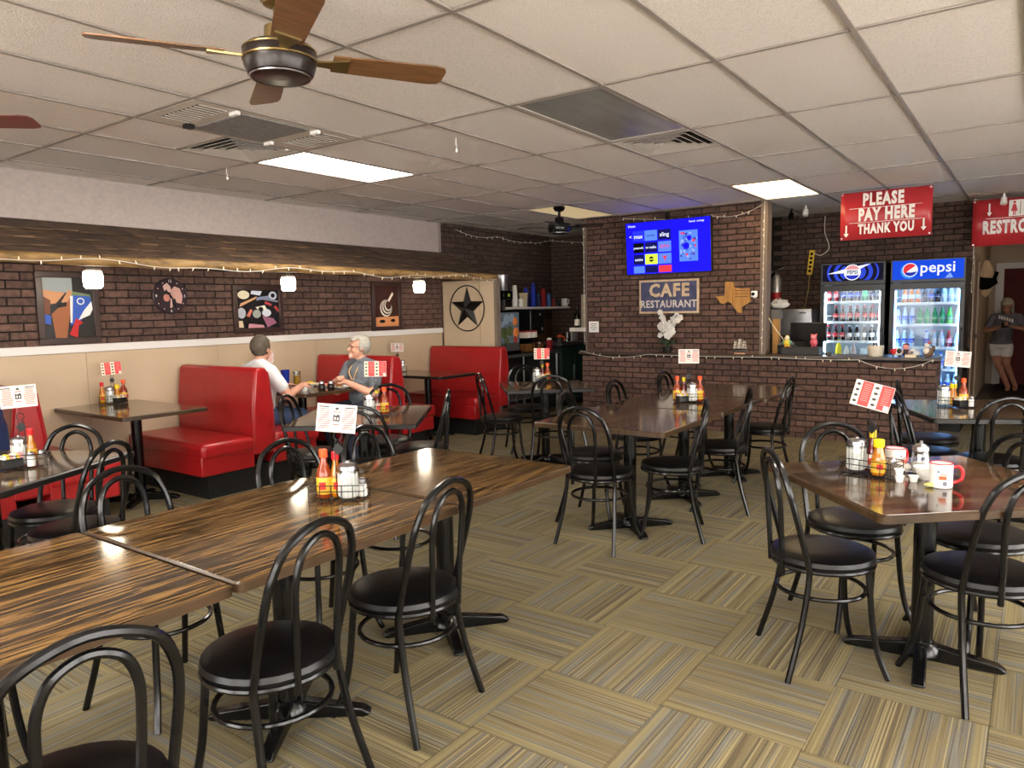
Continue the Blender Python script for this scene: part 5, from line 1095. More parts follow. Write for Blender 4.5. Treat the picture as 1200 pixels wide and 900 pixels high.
tag(MB().tube([(-3.02, 10.17, 1.25), (-3.02, 10.17, 2.64)], 0.014, 8).build('conduit', M('grey conduit', (150, 146, 142), 0.4)), 'thin grey conduit running up the dark brick wall', 'pipe')
t = thing('wood_post', 'short yellow wooden post behind the end of the television wall', 'post', (-2.455, 8.70, CT)); MB().box(-0.035, 0.035, -0.035, 0.035, 0, 0.40).build('post_wood', GOLD, t); MB().box(-0.05, 0.05, -0.05, 0.05, 0.40, 0.50).build('outlet_box', M('outlet grey', (90, 86, 82), 0.5), t)
t = thing('register_screen', 'black register screen seen from behind on the counter', 'monitor', (-2.10, 8.70, CT)); t.rotation_euler = (0, 0, RAD(-4))
MB().box(-0.20, 0.20, -0.02, 0.015, 0.14, 0.355).build('screen_back', BLACK, t, bevel=0.008); MB().box(-0.04, 0.04, 0.0, 0.03, 0.03, 0.2).build('neck', BLACK, t); MB().box(-0.16, 0.16, -0.05, 0.09, 0.0, 0.03).build('screen_base', BLACK, t, bevel=0.004)
t = thing('receipt_printer', 'black receipt printer with grey lid beside the register', 'printer', (-2.33, 8.68, CT)); MB().box(-0.085, 0.085, -0.09, 0.09, 0, 0.10).build('printer_body', BLACK, t, bevel=0.008); MB().box(-0.07, 0.07, -0.085, 0.04, 0.10, 0.125).build('printer_lid', M('printer grey', (96, 98, 100), 0.4), t, bevel=0.006); MB().box(-0.05, 0.05, 0.03, 0.032, 0.10, 0.14).build('paper', WHITEP, t)
t = thing('cash_drawer', 'low black box under the toy figures on the counter', 'cash drawer', (-2.08, 8.50, CT)); MB().box(-0.24, 0.16, -0.09, 0.1, 0, 0.088).build('drawer_body', M('drawer black', (28, 27, 27), 0.5), t, bevel=0.005); MB().box(-0.23, 0.15, -0.094, -0.09, 0.012, 0.076).build('drawer_front', M('drawer front', (40, 38, 38), 0.5), t)
def figure(label, x, y, z, parts):
    t = thing('figurine', label, 'figurine', (x, y, z), group='toy figures on the counter')
    for nm, c, r, col in parts: MB().ell(c, r, 12, 8).build(nm, M('toy %s' % (col,), col, 0.4), t)
zf = CT+0.0885
figure('yellow and green toy chick on the black counter box', -2.27, 8.46, zf, [('body', (0, 0, 0.045), (0.042, 0.034, 0.04), (216, 190, 60)), ('wing', (-0.035, -0.01, 0.055), (0.014, 0.02, 0.022), (120, 170, 130)), ('wing', (0.035, -0.01, 0.055), (0.014, 0.02, 0.022), (120, 170, 130)), ('head', (0, -0.004, 0.098), (0.03, 0.028, 0.026), (232, 214, 190)), ('hat', (0, 0, 0.122), (0.02, 0.02, 0.01), (220, 196, 120)), ('foot', (-0.016, -0.01, 0.006), (0.013, 0.018, 0.007), (230, 140, 40)), ('foot', (0.016, -0.01, 0.006), (0.013, 0.018, 0.007), (230, 140, 40))])
figure('pink toy pig standing on the black counter box', -1.985, 8.46, zf, [('body', (0, 0, 0.055), (0.042, 0.036, 0.045), (214, 96, 110)), ('head', (0, -0.01, 0.112), (0.034, 0.032, 0.03), (226, 130, 136)), ('snout', (0, -0.04, 0.108), (0.014, 0.012, 0.011), (236, 160, 160)), ('ear', (-0.024, 0, 0.138), (0.011, 0.008, 0.012), (214, 96, 110)), ('ear', (0.024, 0, 0.138), (0.011, 0.008, 0.012), (214, 96, 110)), ('leg', (-0.018, 0, 0.01), (0.013, 0.013, 0.012), (196, 80, 96)), ('leg', (0.018, 0, 0.01), (0.013, 0.013, 0.012), (196, 80, 96))])
figure('red and white toy sheep at the far end of the counter', -1.17, 8.47, CT, [('body', (0, 0, 0.05), (0.055, 0.04, 0.045), (226, 220, 216)), ('coat', (-0.02, -0.012, 0.055), (0.042, 0.034, 0.036), (196, 40, 46)), ('head', (0.028, -0.03, 0.062), (0.024, 0.022, 0.026), (44, 40, 42)), ('foot', (-0.03, -0.01, 0.008), (0.014, 0.016, 0.009), (60, 50, 50)), ('foot', (0.03, -0.01, 0.008), (0.014, 0.016, 0.009), (60, 50, 50))])
figure('pink faced toy doll in dark clothes at the end of the counter', -1.09, 8.50, CT, [('body', (0, 0, 0.042), (0.03, 0.026, 0.043), (40, 38, 56)), ('head', (0, -0.004, 0.102), (0.032, 0.03, 0.03), (226, 150, 140)), ('hair', (0, 0.006, 0.122), (0.031, 0.028, 0.016), (50, 36, 34)), ('arm', (-0.03, -0.01, 0.05), (0.01, 0.012, 0.022), (226, 150, 140)), ('arm', (0.03, -0.01, 0.05), (0.01, 0.012, 0.022), (226, 150, 140))])
figure('silver grey toy bulldog at the end of the counter', -1.00, 8.46, CT, [('body', (0, 0, 0.04), (0.05, 0.036, 0.04), (186, 188, 190)), ('head', (-0.02, -0.02, 0.062), (0.032, 0.028, 0.03), (206, 208, 210)), ('muzzle', (-0.022, -0.045, 0.052), (0.014, 0.012, 0.011), (90, 92, 96))])
figure('white headed brown hen figure at the end of the counter', -0.885, 8.48, CT, [('body', (0, 0, 0.05), (0.05, 0.04, 0.05), (110, 84, 62)), ('breast', (-0.012, -0.018, 0.062), (0.034, 0.026, 0.036), (216, 208, 196)), ('head', (-0.012, -0.01, 0.118), (0.024, 0.024, 0.024), (228, 222, 210)), ('comb', (0.008, -0.005, 0.146), (0.014, 0.006, 0.012), (190, 40, 40)), ('tail', (0.045, 0.01, 0.09), (0.016, 0.014, 0.03), (84, 62, 46))])
t = thing('white_pot', 'white round pot with pens on the counter', 'pot', (-1.38, 8.55, CT)); MB().lathe([(0.07, 0), (0.075, 0.006), (0.082, 0.11), (0.076, 0.11), (0.07, 0.02), (0.01, 0.015)], 22).build('pot_body', M('cream pot', (222, 212, 192), 0.4), t)
for k, (dx, dy, a) in enumerate(((-0.03, 0.0, 0.3), (0.01, 0.02, -0.2), (0.03, -0.02, -0.4), (-0.01, -0.02, 0.1))): MB().tube([(dx*0.5, dy*0.5, 0.02), (dx+a*0.02, dy, 0.14)], 0.005, 6).build('pen', M('pen dark', (30, 28, 32), 0.4), t)
tag(MB().box(-0.05, 0.05, -0.03, 0.03, 0, 0.03).build('card_box', M('cream box', (226, 214, 186), 0.6), loc=(-1.03, 8.39, CT), bevel=0.003), 'small cream card box before the toy dog', 'box')
crumple('mouse_toy', 'small black and white toy beside the counter box', 'toy', (-1.83, 8.45, CT), 0.035, M('toy dark', (66, 64, 64), 0.5))

# ------------------------------------------------------------------ drink station
sh = thing('cup_shelf', 'white wall shelf of stacked cups above the drink station', 'shelf', (-6.33, 9.25, 1.52))
MB().box(-0.16, 0.23, -0.88, 0.87, -0.03, 0).build('shelf_board', M('shelf white', (206, 200, 192), 0.5), sh)
for y in (-0.75, -0.1, 0.42): MB().box(-0.15, -0.12, y-0.015, y+0.015, -0.35, -0.03).box(-0.15, 0.15, y-0.015, y+0.015, -0.05, -0.03).build('bracket', M('grey bracket', (110, 106, 102), 0.5), sh)
def cups(label, y, H, r, col, z=1.5205, x=-6.12, n=5, metal=0.0, rough=0.35, name='cup_stack'):
    t = thing(name, label, 'cups', (x, y, z), group='stacked cups on the station shelf'); m = M('cups %s' % (col,), col, rough, metal)
    base = H*0.45; st = (H-base)/n
    for k in range(n+1):
        z0 = st*k; MB().lathe([(r, z0), (r*1.04, z0+0.004), (r*0.98, z0+0.01), (r*0.72, z0+base)], 14).build('cup', m, t)
cups('tall stack of white foam cups on the station shelf', 8.62, 0.31, 0.045, (214, 212, 206)); cups('short stack of white cups on the station shelf', 8.76, 0.12, 0.05, (214, 212, 206), n=2)
cups('tall stack of dark blue plastic cups on the shelf', 9.10, 0.35, 0.042, (24, 42, 140)); cups('shorter stack of dark blue cups beside the tall one', 9.02, 0.28, 0.042, (26, 44, 150), x=-6.2); cups('stack of red plastic cups on the station shelf', 9.37, 0.27, 0.045, (140, 26, 30)); cups('stack of pale blue cups beside the red ones', 9.52, 0.20, 0.04, (70, 100, 160)); cups('stack of navy cups behind the red cups', 9.24, 0.2, 0.04, (34, 44, 76))
cups('small stack of red glasses on the station shelf', 9.66, 0.13, 0.03, (140, 40, 42), n=2)
for k, y in enumerate((9.76, 9.83)): tag(MB().lathe([(0.028, 0), (0.03, 0.004), (0.034, 0.1), (0.031, 0.1), (0.026, 0.01)], 12).build('drinking_glass', JARG, loc=(-6.12, y, 1.5205)), ('clear drinking glass beside the red glasses on the shelf', 'clear drinking glass beside the white jug on the shelf')[k], 'glass')
t = thing('white_jug', 'small white jug at the end of the station shelf', 'jug', (-6.12, 9.98, 1.5205)); MB().lathe([(0.05, 0), (0.056, 0.006), (0.05, 0.09), (0.044, 0.125), (0.04, 0.125), (0.046, 0.02)], 16).build('jug_body', PLATE, t); MB().tube(catmull([(0.046, 0.0, 0.11), (0.085, 0.0, 0.1), (0.08, 0, 0.05), (0.054, 0, 0.03)], 4), 0.007, 6).build('jug_handle', PLATE, t)
t = thing('tan_bin', 'tan plastic bin on the station shelf', 'bin', (-6.15, 8.87, 1.5205)); MB().lathe([(0.07, 0), (0.075, 0.005), (0.088, 0.19), (0.083, 0.19), (0.07, 0.01)], 4).build('bin_body', M('tan plastic', (150, 132, 96), 0.5), t); MB().lathe([(0.09, 0.186), (0.095, 0.19), (0.095, 0.2), (0.088, 0.203)], 4).build('bin_lid', M('tan lid', (166, 148, 110), 0.5), t)
# worktables
t = thing('steel_worktable', 'long steel worktable of the drink station', 'worktable', (-6.08, 8.55, 0))
MB().box(-0.38, 0.30, -0.95, 0.75, 0.83, 0.87).build('work_top', STEEL, t, bevel=0.004); MB().box(-0.36, 0.26, -0.92, 0.72, 0.22, 0.245).build('under_shelf', STEEL, t)
for x in (-0.34, 0.26):
    for y in (-0.9, 0.7): MB().lathe([(0.018, 0), (0.018, 0.83)], 10, c=(x, y, 0)).build('leg', STEEL, t)
GREENC = NM('dark green enamel', [(32, 58, 52), (42, 70, 62)], nscale=5, rough=0.45)
t = thing('green_cabinet', 'dark green cabinet with steel top beside the television wall', 'cabinet', (-5.93, 9.72, 0))
MB().box(-0.5, 0.13, -0.40, 0.42, 0.06, 0.93).build('cabinet_body', M('cabinet inner', (40, 44, 42), 0.6), t); MB().box(-0.5, 0.16, -0.42, 0.44, 0.93, 0.965).build('cabinet_top', STEEL, t, bevel=0.004)
for ya, yb in ((-0.39, 0.0), (0.01, 0.41)):
    d_ = MB().box(0.13, 0.15, ya, yb, 0.1, 0.91).build('cabinet_door', GREENC, t, bevel=0.004); MB().box(0.15, 0.165, yb-0.05, yb-0.03, 0.4, 0.62).build('handle', STEEL, d_)
MB().box(-0.45, 0.1, -0.38, 0.38, 0, 0.06).build('plinth', TOE, t)
t = thing('juice_machine', 'juice machine with fruit pictures on the steel worktable', 'drink machine', (-6.0, 8.02, 0.8705))
MB().box(-0.3, 0.16, -0.16, 0.30, 0.05, 0.58).build('machine_body', M('machine grey', (70, 70, 68), 0.4), t, bevel=0.01); MB().box(-0.28, 0.2, -0.15, 0.29, 0, 0.05).build('drip_tray', BLACK, t)
mb = MB().box(0.16, 0.164, -0.15, 0.29, 0.16, 0.57, 0)
for k, (y, z, r, m_) in enumerate(((0.0, 0.48, 0.07, 1), (0.12, 0.50, 0.06, 1), (-0.06, 0.30, 0.08, 2), (0.08, 0.32, 0.07, 2), (0.2, 0.45, 0.06, 3), (0.22, 0.3, 0.07, 3), (0.2, 0.2, 0.05, 4), (0.0, 0.2, 0.05, 2), (-0.1, 0.42, 0.05, 1))): mb.lathe([(r, 0), (r*0.8, 0.0015*(k+1))], 12, T=Matrix.Translation((0.164, y, z)) @ Matrix.Rotation(PI/2, 4, 'Y'), m=m_)
mb.build('fruit_picture', [flatmat((96, 116, 130)), flatmat((140, 160, 180)), flatmat((84, 96, 56)), flatmat((206, 120, 62)), flatmat((150, 50, 40))], t)
mb = MB().box(-0.28, 0.14, -0.164, -0.16, 0.16, 0.57, 0)
for k, (x, z, r, m_) in enumerate(((-0.2, 0.48, 0.07, 1), (-0.05, 0.5, 0.06, 1), (-0.16, 0.3, 0.09, 2), (0.02, 0.3, 0.08, 2), (0.1, 0.46, 0.04, 3), (0.08, 0.22, 0.05, 3))): mb.lathe([(r, 0), (r*0.8, 0.0015*(k+1))], 12, T=Matrix.Translation((x, -0.164, z)) @ Matrix.Rotation(PI/2, 4, 'X'), m=m_)
mb.build('fruit_picture', [flatmat((96, 116, 130)), flatmat((140, 160, 180)), flatmat((84, 96, 56)), flatmat((206, 120, 62))], t)
t = thing('coffee_grinder', 'coffee grinder with steel hopper above the juice machine', 'coffee grinder', (-5.98, 8.12, 1.4505))
MB().box(-0.10, 0.10, -0.09, 0.12, 0.17, 0.29).build('grinder_head', BLACK, t, bevel=0.008); MB().lathe([(0.085, 0.29), (0.09, 0.30), (0.098, 0.50), (0.09, 0.51)], 20).build('hopper', STEEL, t); MB().box(-0.03, 0.03, -0.02, 0.04, 0.02, 0.17).build('grinder_neck', STEEL, t); MB().box(-0.09, 0.09, -0.08, 0.11, 0, 0.02).build('grinder_foot', BLACK, t); MB().box(0.1, 0.103, 0.0, 0.05, 0.21, 0.25).build('indicator', em('grinder lime', (150, 170, 70), 0.4), t)
t = thing('coffee_machine', 'black coffee machine under the station shelf', 'coffee machine', (-6.15, 9.08, 0.8705))
MB().box(-0.22, 0.14, -0.22, 0.16, 0.24, 0.61).build('machine_top', M('machine black', (17, 17, 18), 0.35), t, bevel=0.02, bseg=3); MB().box(-0.22, -0.08, -0.2, 0.14, 0.03, 0.24).build('machine_back', BLACK, t); MB().box(-0.22, 0.14, -0.2, 0.14, 0, 0.03).build('machine_base', BLACK, t); MB().box(0.14, 0.143, 0.06, 0.1, 0.30, 0.34).box(0.14, 0.143, 0.0, 0.05, 0.52, 0.55).build('badge', M('pale badge', (150, 150, 150), 0.4), t)
t = thing('tea_rack', 'rack of red and white tea boxes on the steel worktable', 'tea rack', (-5.92, 8.62, 0.8705)); MB().box(-0.08, 0.1, -0.16, 0.14, 0.19, 0.21).box(-0.08, -0.06, -0.16, 0.14, 0, 0.19).box(-0.08, 0.1, -0.16, 0.14, 0, 0.012).build('rack_frame', BLACK, t)
for k in range(5): MB().box(-0.03, 0.09, -0.15+0.057*k, -0.10+0.057*k, 0.21, 0.29).build('tea_box', WHITEP if k % 2 else M('tea cream', (216, 206, 190), 0.6), t); MB().box(-0.032, 0.092, -0.15+0.057*k, -0.10+0.057*k, 0.29, 0.31).build('tea_box_lid', M('tea red', (160, 34, 36), 0.5), t)
for k in range(3): MB().box(-0.03, 0.08, -0.14+0.08*k, -0.08+0.08*k, 0.013, 0.12).build('tin', M('amber tin', (110, 72, 36), 0.4), t)
t = thing('tea_urn', 'brown glass tea urns beside the red carton', 'tea urn', (-5.90, 8.90, 0.8705)); MB().lathe([(0.07, 0), (0.075, 0.01), (0.072, 0.13), (0.04, 0.16)], 16).build('urn_body', M('tea brown', (70, 40, 20), 0.15), t); MB().lathe([(0.042, 0.158), (0.045, 0.162), (0.03, 0.175)], 14).build('urn_lid', BLACK, t)
t = thing('carton', 'narrow red carton standing on the worktable', 'carton', (-5.82, 9.06, 0.8705)); MB().box(-0.03, 0.03, -0.03, 0.03, 0, 0.16).build('carton_body', M('carton red', (160, 30, 34), 0.5), t); MB().add([(-0.03, -0.03, 0.16), (0.03, -0.03, 0.16), (0.03, 0.03, 0.16), (-0.03, 0.03, 0.16), (-0.03, 0, 0.19), (0.03, 0, 0.19)], [(0, 1, 5, 4), (2, 3, 4, 5), (1, 2, 5), (3, 0, 4)]).build('carton_gable', WHITEP, t)
t = thing('glass_pitcher', 'clear glass pitcher on the green cabinet', 'pitcher', (-5.86, 9.62, 0.9655)); MB().lathe([(0.05, 0), (0.055, 0.006), (0.06, 0.15), (0.056, 0.15), (0.048, 0.012)], 18).build('pitcher_body', JARG, t); MB().tube(catmull([(0.02, 0.056, 0.13), (0.03, 0.11, 0.12), (0.03, 0.105, 0.05), (0.02, 0.054, 0.03)], 4), 0.007, 6).build('pitcher_handle', JARG, t)
t = thing('decaf_pot', 'coffee pot with orange lid on the green cabinet', 'coffee pot', (-5.88, 9.44, 0.9655)); MB().lathe([(0.05, 0), (0.062, 0.02), (0.055, 0.06), (0.035, 0.09)], 16).build('pot_glass', M('pot glass dark', (60, 50, 46), 0.1), t); MB().lathe([(0.036, 0.088), (0.04, 0.092), (0.036, 0.12), (0.015, 0.13)], 14).build('pot_lid', M('decaf orange', (226, 80, 36), 0.4), t); MB().tube(catmull([(0.035, 0, 0.1), (0.085, 0, 0.09), (0.08, 0, 0.03)], 4), 0.008, 6).build('pot_handle', M('decaf orange', (226, 80, 36), 0.4), t)
t = thing('splash_board', 'wooden splash board on the wall behind the green cabinet', 'board', (-6.47, 9.75, 0.97)); MB().box(-0.012, 0.0, -0.4, 0.42, 0, 0.36).build('board_panel', NM('stained plywood', [(84, 58, 32), (112, 80, 44)], nscale=6, rough=0.5), t); MB().box(0.0, 0.006, -0.4, 0.42, 0.35, 0.36).build('board_edge', OAKEDGE, t)
t = thing('corner_shelf', 'small white shelf with a tan carving board behind the television wall', 'shelf', (-5.02, 8.66, 1.22)); MB().box(-0.18, 0.14, -0.05, 0.14, -0.05, 0).build('shelf_board', M('shelf white', (206, 200, 192), 0.5), t); MB().box(-0.06, 0.10, 0.06, 0.08, 0, 0.45).build('leaning_board', M('tan card', (150, 136, 118), 0.6), t); MB().box(-0.175, -0.155, -0.03, 0.12, -0.18, -0.05).build('bracket', M('grey bracket', (110, 106, 102), 0.5), t)
t = thing('wine_bottle', 'dark bottle with a pale label near the corner shelf', 'bottle', (-5.13, 8.70, 1.2205)); MB().lathe([(0.034, 0), (0.037, 0.005), (0.037, 0.17), (0.014, 0.22), (0.013, 0.28)], 14).build('bottle_body', M('bottle black', (14, 16, 14), 0.15), t); MB().lathe([(0.0372, 0.03), (0.038, 0.032), (0.038, 0.11), (0.0372, 0.112)], 14).build('bottle_label', WLAB, t)
# wall painted decoration in the corridor
t = thing('hanging_carving', 'pale driftwood carving with black horse shapes on the corridor wall', 'wall decor', (-0.615, 12.5, 1.75)); t.scale = (0.42, 1, 0.6)
DRW = NM('driftwood', [(150, 122, 88), (196, 170, 130)], scale=(8, 2, 1), nscale=3, rough=0.7)
MB().flat([(-0.12, -0.3), (0.02, -0.38), (0.16, -0.25), (0.22, 0.1), (0.16, 0.35), (0.05, 0.5), (-0.08, 0.48), (-0.16, 0.2)], -0.03, 0.03).build('board', DRW, t)
MB().flat([(-0.3, -0.1), (-0.1, -0.2), (0.1, -0.18), (0.34, -0.05), (0.3, 0.06), (0.36, 0.2), (0.26, 0.24), (0.18, 0.08), (-0.1, 0.1), (-0.26, 0.16), (-0.34, 0.05)], -0.055, 0.02).build('horse_shape', M('soot black', (14, 13, 13), 0.95, spec=0.05), t)
MB().tube([(0.0, -0.02, 0.48), (0.0, -0.01, 0.62)], 0.006, 5).build('hanger', BLACK, t)
# ------------------------------------------------------------------ people
def rotz(a): return Matrix.Rotation(a, 3, 'Z')
def align(d, up=V((0, 0, 1))):
    y = V(d).normalized(); x = y.cross(up)
    if x.length < 1e-3: x = V((1, 0, 0))
    x.normalize(); z = x.cross(y); return Matrix((x, y, z)).transposed()      # columns: right, forward, up
class Body:
    def __init__(s): s.p = []
    def cap(s, a, b, ra, rb, tag_): s.p.append(('c', V(a), V(b), ra, rb, tag_)); return s
    def ell(s, c, r, tag_, R=None): s.p.append(('e', V(c), V(r), R or Matrix.Identity(3), tag_)); return s
    def head(s, c, R, k=1.0, skin='skin', sex='m'):
        c = V(c); f = lambda x, y, z: c+R @ V((x*k, y*k, z*k)); g = lambda *r: tuple(q*k for q in r)
        s.ell(f(0, -0.012, 0.025), g(0.074, 0.094, 0.092), skin, R); s.ell(f(0, 0.022, -0.045), g(0.058, 0.066, 0.068), skin, R); s.ell(f(0, 0.058, -0.088), g(0.026, 0.024, 0.022), skin, R)
        s.cap(f(0, 0.082, 0.012), f(0, 0.106, -0.026), 0.009*k, 0.014*k, skin); s.ell(f(0, 0.083, 0.026), g(0.048, 0.012, 0.010), skin, R)
        for x in (-1, 1): s.ell(f(x*0.076, -0.012, -0.008), g(0.010, 0.019, 0.030), skin, R); s.ell(f(x*0.036, 0.062, -0.03), g(0.024, 0.020, 0.022), skin, R)
        s.ell(f(0, 0.083, -0.057), g(0.024, 0.010, 0.006), 'lip', R); s.ell(f(0, 0.081, -0.068), g(0.021, 0.010, 0.006), 'lip', R)
        for x in (-1, 1): s.ell(f(x*0.031, 0.076, 0.006), g(0.0105, 0.010, 0.0055), 'eye', R)
    def hand(s, w, d, palm_n, side, curl=0.5, skin='skin', k=1.0):
        """w wrist, d pointing direction, palm_n palm normal, side = +1 thumb on the right of d seen from the back of the hand"""
        d = V(d).normalized(); n = V(palm_n); n = (n-d*n.dot(d)).normalized(); r = d.cross(n)*side
        w = V(w); R = Matrix((r, d, n)).transposed()
        s.ell(w+d*0.045*k, (0.040*k, 0.052*k, 0.017*k), skin, R); s.cap(w-d*0.01, w+d*0.03*k, 0.024*k, 0.026*k, skin)
        for q, L in zip((-0.030, -0.010, 0.010, 0.030), (0.030, 0.037, 0.040, 0.034)):
            p0 = w+d*0.085*k+r*q*k; d1 = (d*math.cos(curl*0.6)+n*math.sin(curl*0.6)); p1 = p0+d1*L*k; d2 = (d*math.cos(curl*1.5)+n*math.sin(curl*1.5)); p2 = p1+d2*L*0.75*k; d3 = (d*math.cos(curl*2.3)+n*math.sin(curl*2.3)); p3 = p2+d3*L*0.55*k
            s.cap(p0-d*0.02*k, p1, 0.0095*k, 0.009*k, skin); s.cap(p1, p2, 0.009*k, 0.0082*k, skin); s.cap(p2, p3, 0.0082*k, 0.0075*k, skin)
        t0 = w+d*0.025*k+r*0.032*k; t1 = t0+(r*0.75+d*0.6+n*0.35)*0.038*k; t2 = t1+(r*0.2+d*0.9+n*0.4)*0.032*k
        s.cap(t0, t1, 0.0125*k, 0.0105*k, skin); s.cap(t1, t2, 0.0105*k, 0.0088*k, skin)
    def sdf(s, P):
        D = []
        for q in s.p:
            if q[0] == 'c':
                a, b = np.array(q[1]), np.array(q[2]); ab = b-a; L2 = max(1e-9, ab @ ab); t = np.clip(((P-a) @ ab)/L2, 0, 1)
                D.append(np.linalg.norm(P-a-t[:, None]*ab, axis=1)-(q[3]+(q[4]-q[3])*t))
            else:
                R = np.array(q[3]); l = (P-np.array(q[1])) @ R; r = np.array(q[2]); k0 = np.linalg.norm(l/r, axis=1); k1 = np.linalg.norm(l/(r*r), axis=1)
                D.append(k0*(k0-1)/np.maximum(k1, 1e-6))
        return np.array(D)
    def build(s, parent, mats, voxel=0.0065, name='body', smooth=3):
        mb = MB()
        for q in s.p:
            if q[0] == 'c':
                a, b, ra, rb = q[1:5]; d = (b-a); L = d.length; dn = d.normalized() if L > 1e-6 else V((0, 0, 1)); pts = []; rs = []
                for i in range(5): t = PI/2*(1-i/4); pts.append(a-dn*ra*math.sin(t)); rs.append(max(0.0008, ra*math.cos(t)))
                for i in range(1, 5): t = PI/2*i/4; pts.append(b+dn*rb*math.sin(t)); rs.append(max(0.0008, rb*math.cos(t)))
                pts.insert(5, b); rs.insert(5, rb)
                mb.tube(pts, rs, 16)
            else:
                T = Matrix.Translation(q[1]) @ q[3].to_4x4() @ Matrix.Diagonal((q[2].x, q[2].y, q[2].z, 1)); pr = [(math.sin(PI*i/14), -math.cos(PI*i/14)) for i in range(15)]; pr[0] = (0.02, -1); pr[-1] = (0.02, 1); mb.lathe(pr, 20, T=T)
        tmp = mb.build('tmp', [mats['skin']]); m = tmp.modifiers.new('r', 'REMESH'); m.mode = 'VOXEL'; m.voxel_size = voxel
        if smooth: m2 = tmp.modifiers.new('s', 'SMOOTH'); m2.iterations = smooth; m2.factor = 0.5
        dg = bpy.context.evaluated_depsgraph_get(); me = bpy.data.meshes.new_from_object(tmp.evaluated_get(dg)); me.name = name; bpy.data.objects.remove(tmp)
        n = len(me.polygons); C = np.empty(n*3); me.polygons.foreach_get('center', C); C = C.reshape(-1, 3)
        idx = np.argmin(s.sdf(C), axis=0); keys = list(mats.keys()); tg = [keys.index(q[-1]) if q[-1] in keys else 0 for q in s.p]
        me.materials.clear()
        for k in keys: me.materials.append(mats[k])
        me.polygons.foreach_set('material_index', np.array(tg)[idx].astype(np.int32)); me.polygons.foreach_set('use_smooth', [True]*n); me.update()
        o = bpy.data.objects.new(name, me); COL.objects.link(o); o.parent = parent
        return o
def hair(parent, c, R, k, mat, length=0.0, front=0.055, low=-0.02, puff=0.008, name='hair'):
    rg = random.Random(int(1000*abs(c[0]))+3); mb = MB(); seg, rings = 36, 26; vs = []
    for i in range(rings+1):
        for j in range(seg):
            th = PI*i/rings; ph = 2*PI*j/seg; d = V((math.sin(th)*math.cos(ph), math.sin(th)*math.sin(ph), math.cos(th)))
            e = 1+rg.uniform(0, 0.035)
            p = V((d.x*(0.076+puff), d.y*(0.097+puff)-0.014, d.z*(0.094+puff)+0.027))*e
            if d.z < -0.1 and length: p.z -= length*min(1, (-0.1-d.z)*2.2); p.x = d.x/max(0.35, math.hypot(d.x, d.y))*(0.08+puff)*0.98; p.y = d.y/max(0.35, math.hypot(d.x, d.y))*(0.1+puff)-0.02
            vs.append(p*k)
    fs = []
    for i in range(rings):
        for j in range(seg):
            q = (i*seg+j, (i+1)*seg+j, (i+1)*seg+(j+1) % seg, i*seg+(j+1) % seg); ce = sum((vs[a] for a in q), V())/4/k
            if ce.y > 0.015 and ce.z < front-0.02+0.5*max(0, -(ce.y-0.06)) : continue
            if not length and ce.z < low-0.05*(ce.y < -0.03): continue
            fs.append(q)
    o = mb.add([V(c)+R @ p for p in vs], fs).build(name, mat, parent, angle=80); md = o.modifiers.new('solid', 'SOLIDIFY'); md.thickness = 0.006; md.offset = -1
    return o
SKIN = NM('skin', [(196, 140, 116), (208, 154, 130)], nscale=20, rough=0.5); SKIN2 = NM('tanned skin', [(160, 108, 84), (178, 124, 100)], nscale=20, rough=0.5); LIP = M('lips', (170, 100, 92), 0.5); EYE = M('eye dark', (84, 66, 58), 0.3)
JEANS = NM('blue denim', [(52, 70, 104), (74, 94, 132)], nscale=60, rough=0.9, bump=0.1); DJEANS = NM('dark denim', [(26, 32, 50), (38, 46, 68)], nscale=60, rough=0.9); SHOE = M('dark shoe', (30, 30, 36), 0.5)
def cloth(n, c): return NM(n, [tuple(max(0, x-10) for x in c), c], nscale=9, rough=0.85, bump=0.12)
def seated(b, sh_z, lean, arms, pants='pants', shirt='shirt', k=1.0, spread=0.11, kneey=0.44, footy=0.40, tuck=0.0, hip=0.545):
    """faces +y, hips above the origin"""
    P = V((0, 0, hip)); C = V((0, lean, sh_z-0.11)); N = V((0, lean+0.005, sh_z+0.04))
    b.ell(P, (0.175, 0.135, 0.105), pants); b.cap(P+V((0, 0.01, 0.06)), C-V((0, 0, 0.08)), 0.145, 0.148, shirt); b.ell(C, (0.180, 0.125, 0.165), shirt)
    b.ell(P+V((0, 0.045, 0.11)), (0.15, 0.13, 0.10), shirt)
    for sd in (-1, 1):
        S = V((sd*0.185, lean-0.005, sh_z-0.02)); b.cap(N, S, 0.062, 0.068, shirt)
        el, ha = V(arms[sd][0]), V(arms[sd][1]); mid = S.lerp(el, 0.62)
        b.cap(S, mid, 0.070, 0.060, shirt); b.cap(mid, el, 0.048, 0.043, 'skin'); b.cap(el, ha, 0.044, 0.030, 'skin')
        d = (ha-el).normalized(); b.hand(ha+d*0.01, d, arms[sd][2], arms[sd][3], arms[sd][4])
        h = V((sd*0.09, 0.0, hip-0.01)); kn = V((sd*spread, kneey, hip-0.015)); an = V((sd*spread, footy, 0.085))
        b.cap(h, kn, 0.088, 0.064, pants); b.cap(kn, an, 0.062, 0.048, pants); b.cap(an, an+V((0, 0, -0.04)), 0.042, 0.042, 'shoe'); b.cap(an+V((0, -0.02, -0.045)), an+V((0, 0.15, -0.052)), 0.042, 0.033, 'shoe')
    b.cap(N-V((0, 0, 0.02)), N+V((0, 0.018, 0.075)), 0.056, 0.053, 'skin')
    b.cap(N+V((0, 0.0, -0.005)), N+V((0, 0.005, 0.012)), 0.066, 0.06, shirt)
    return N
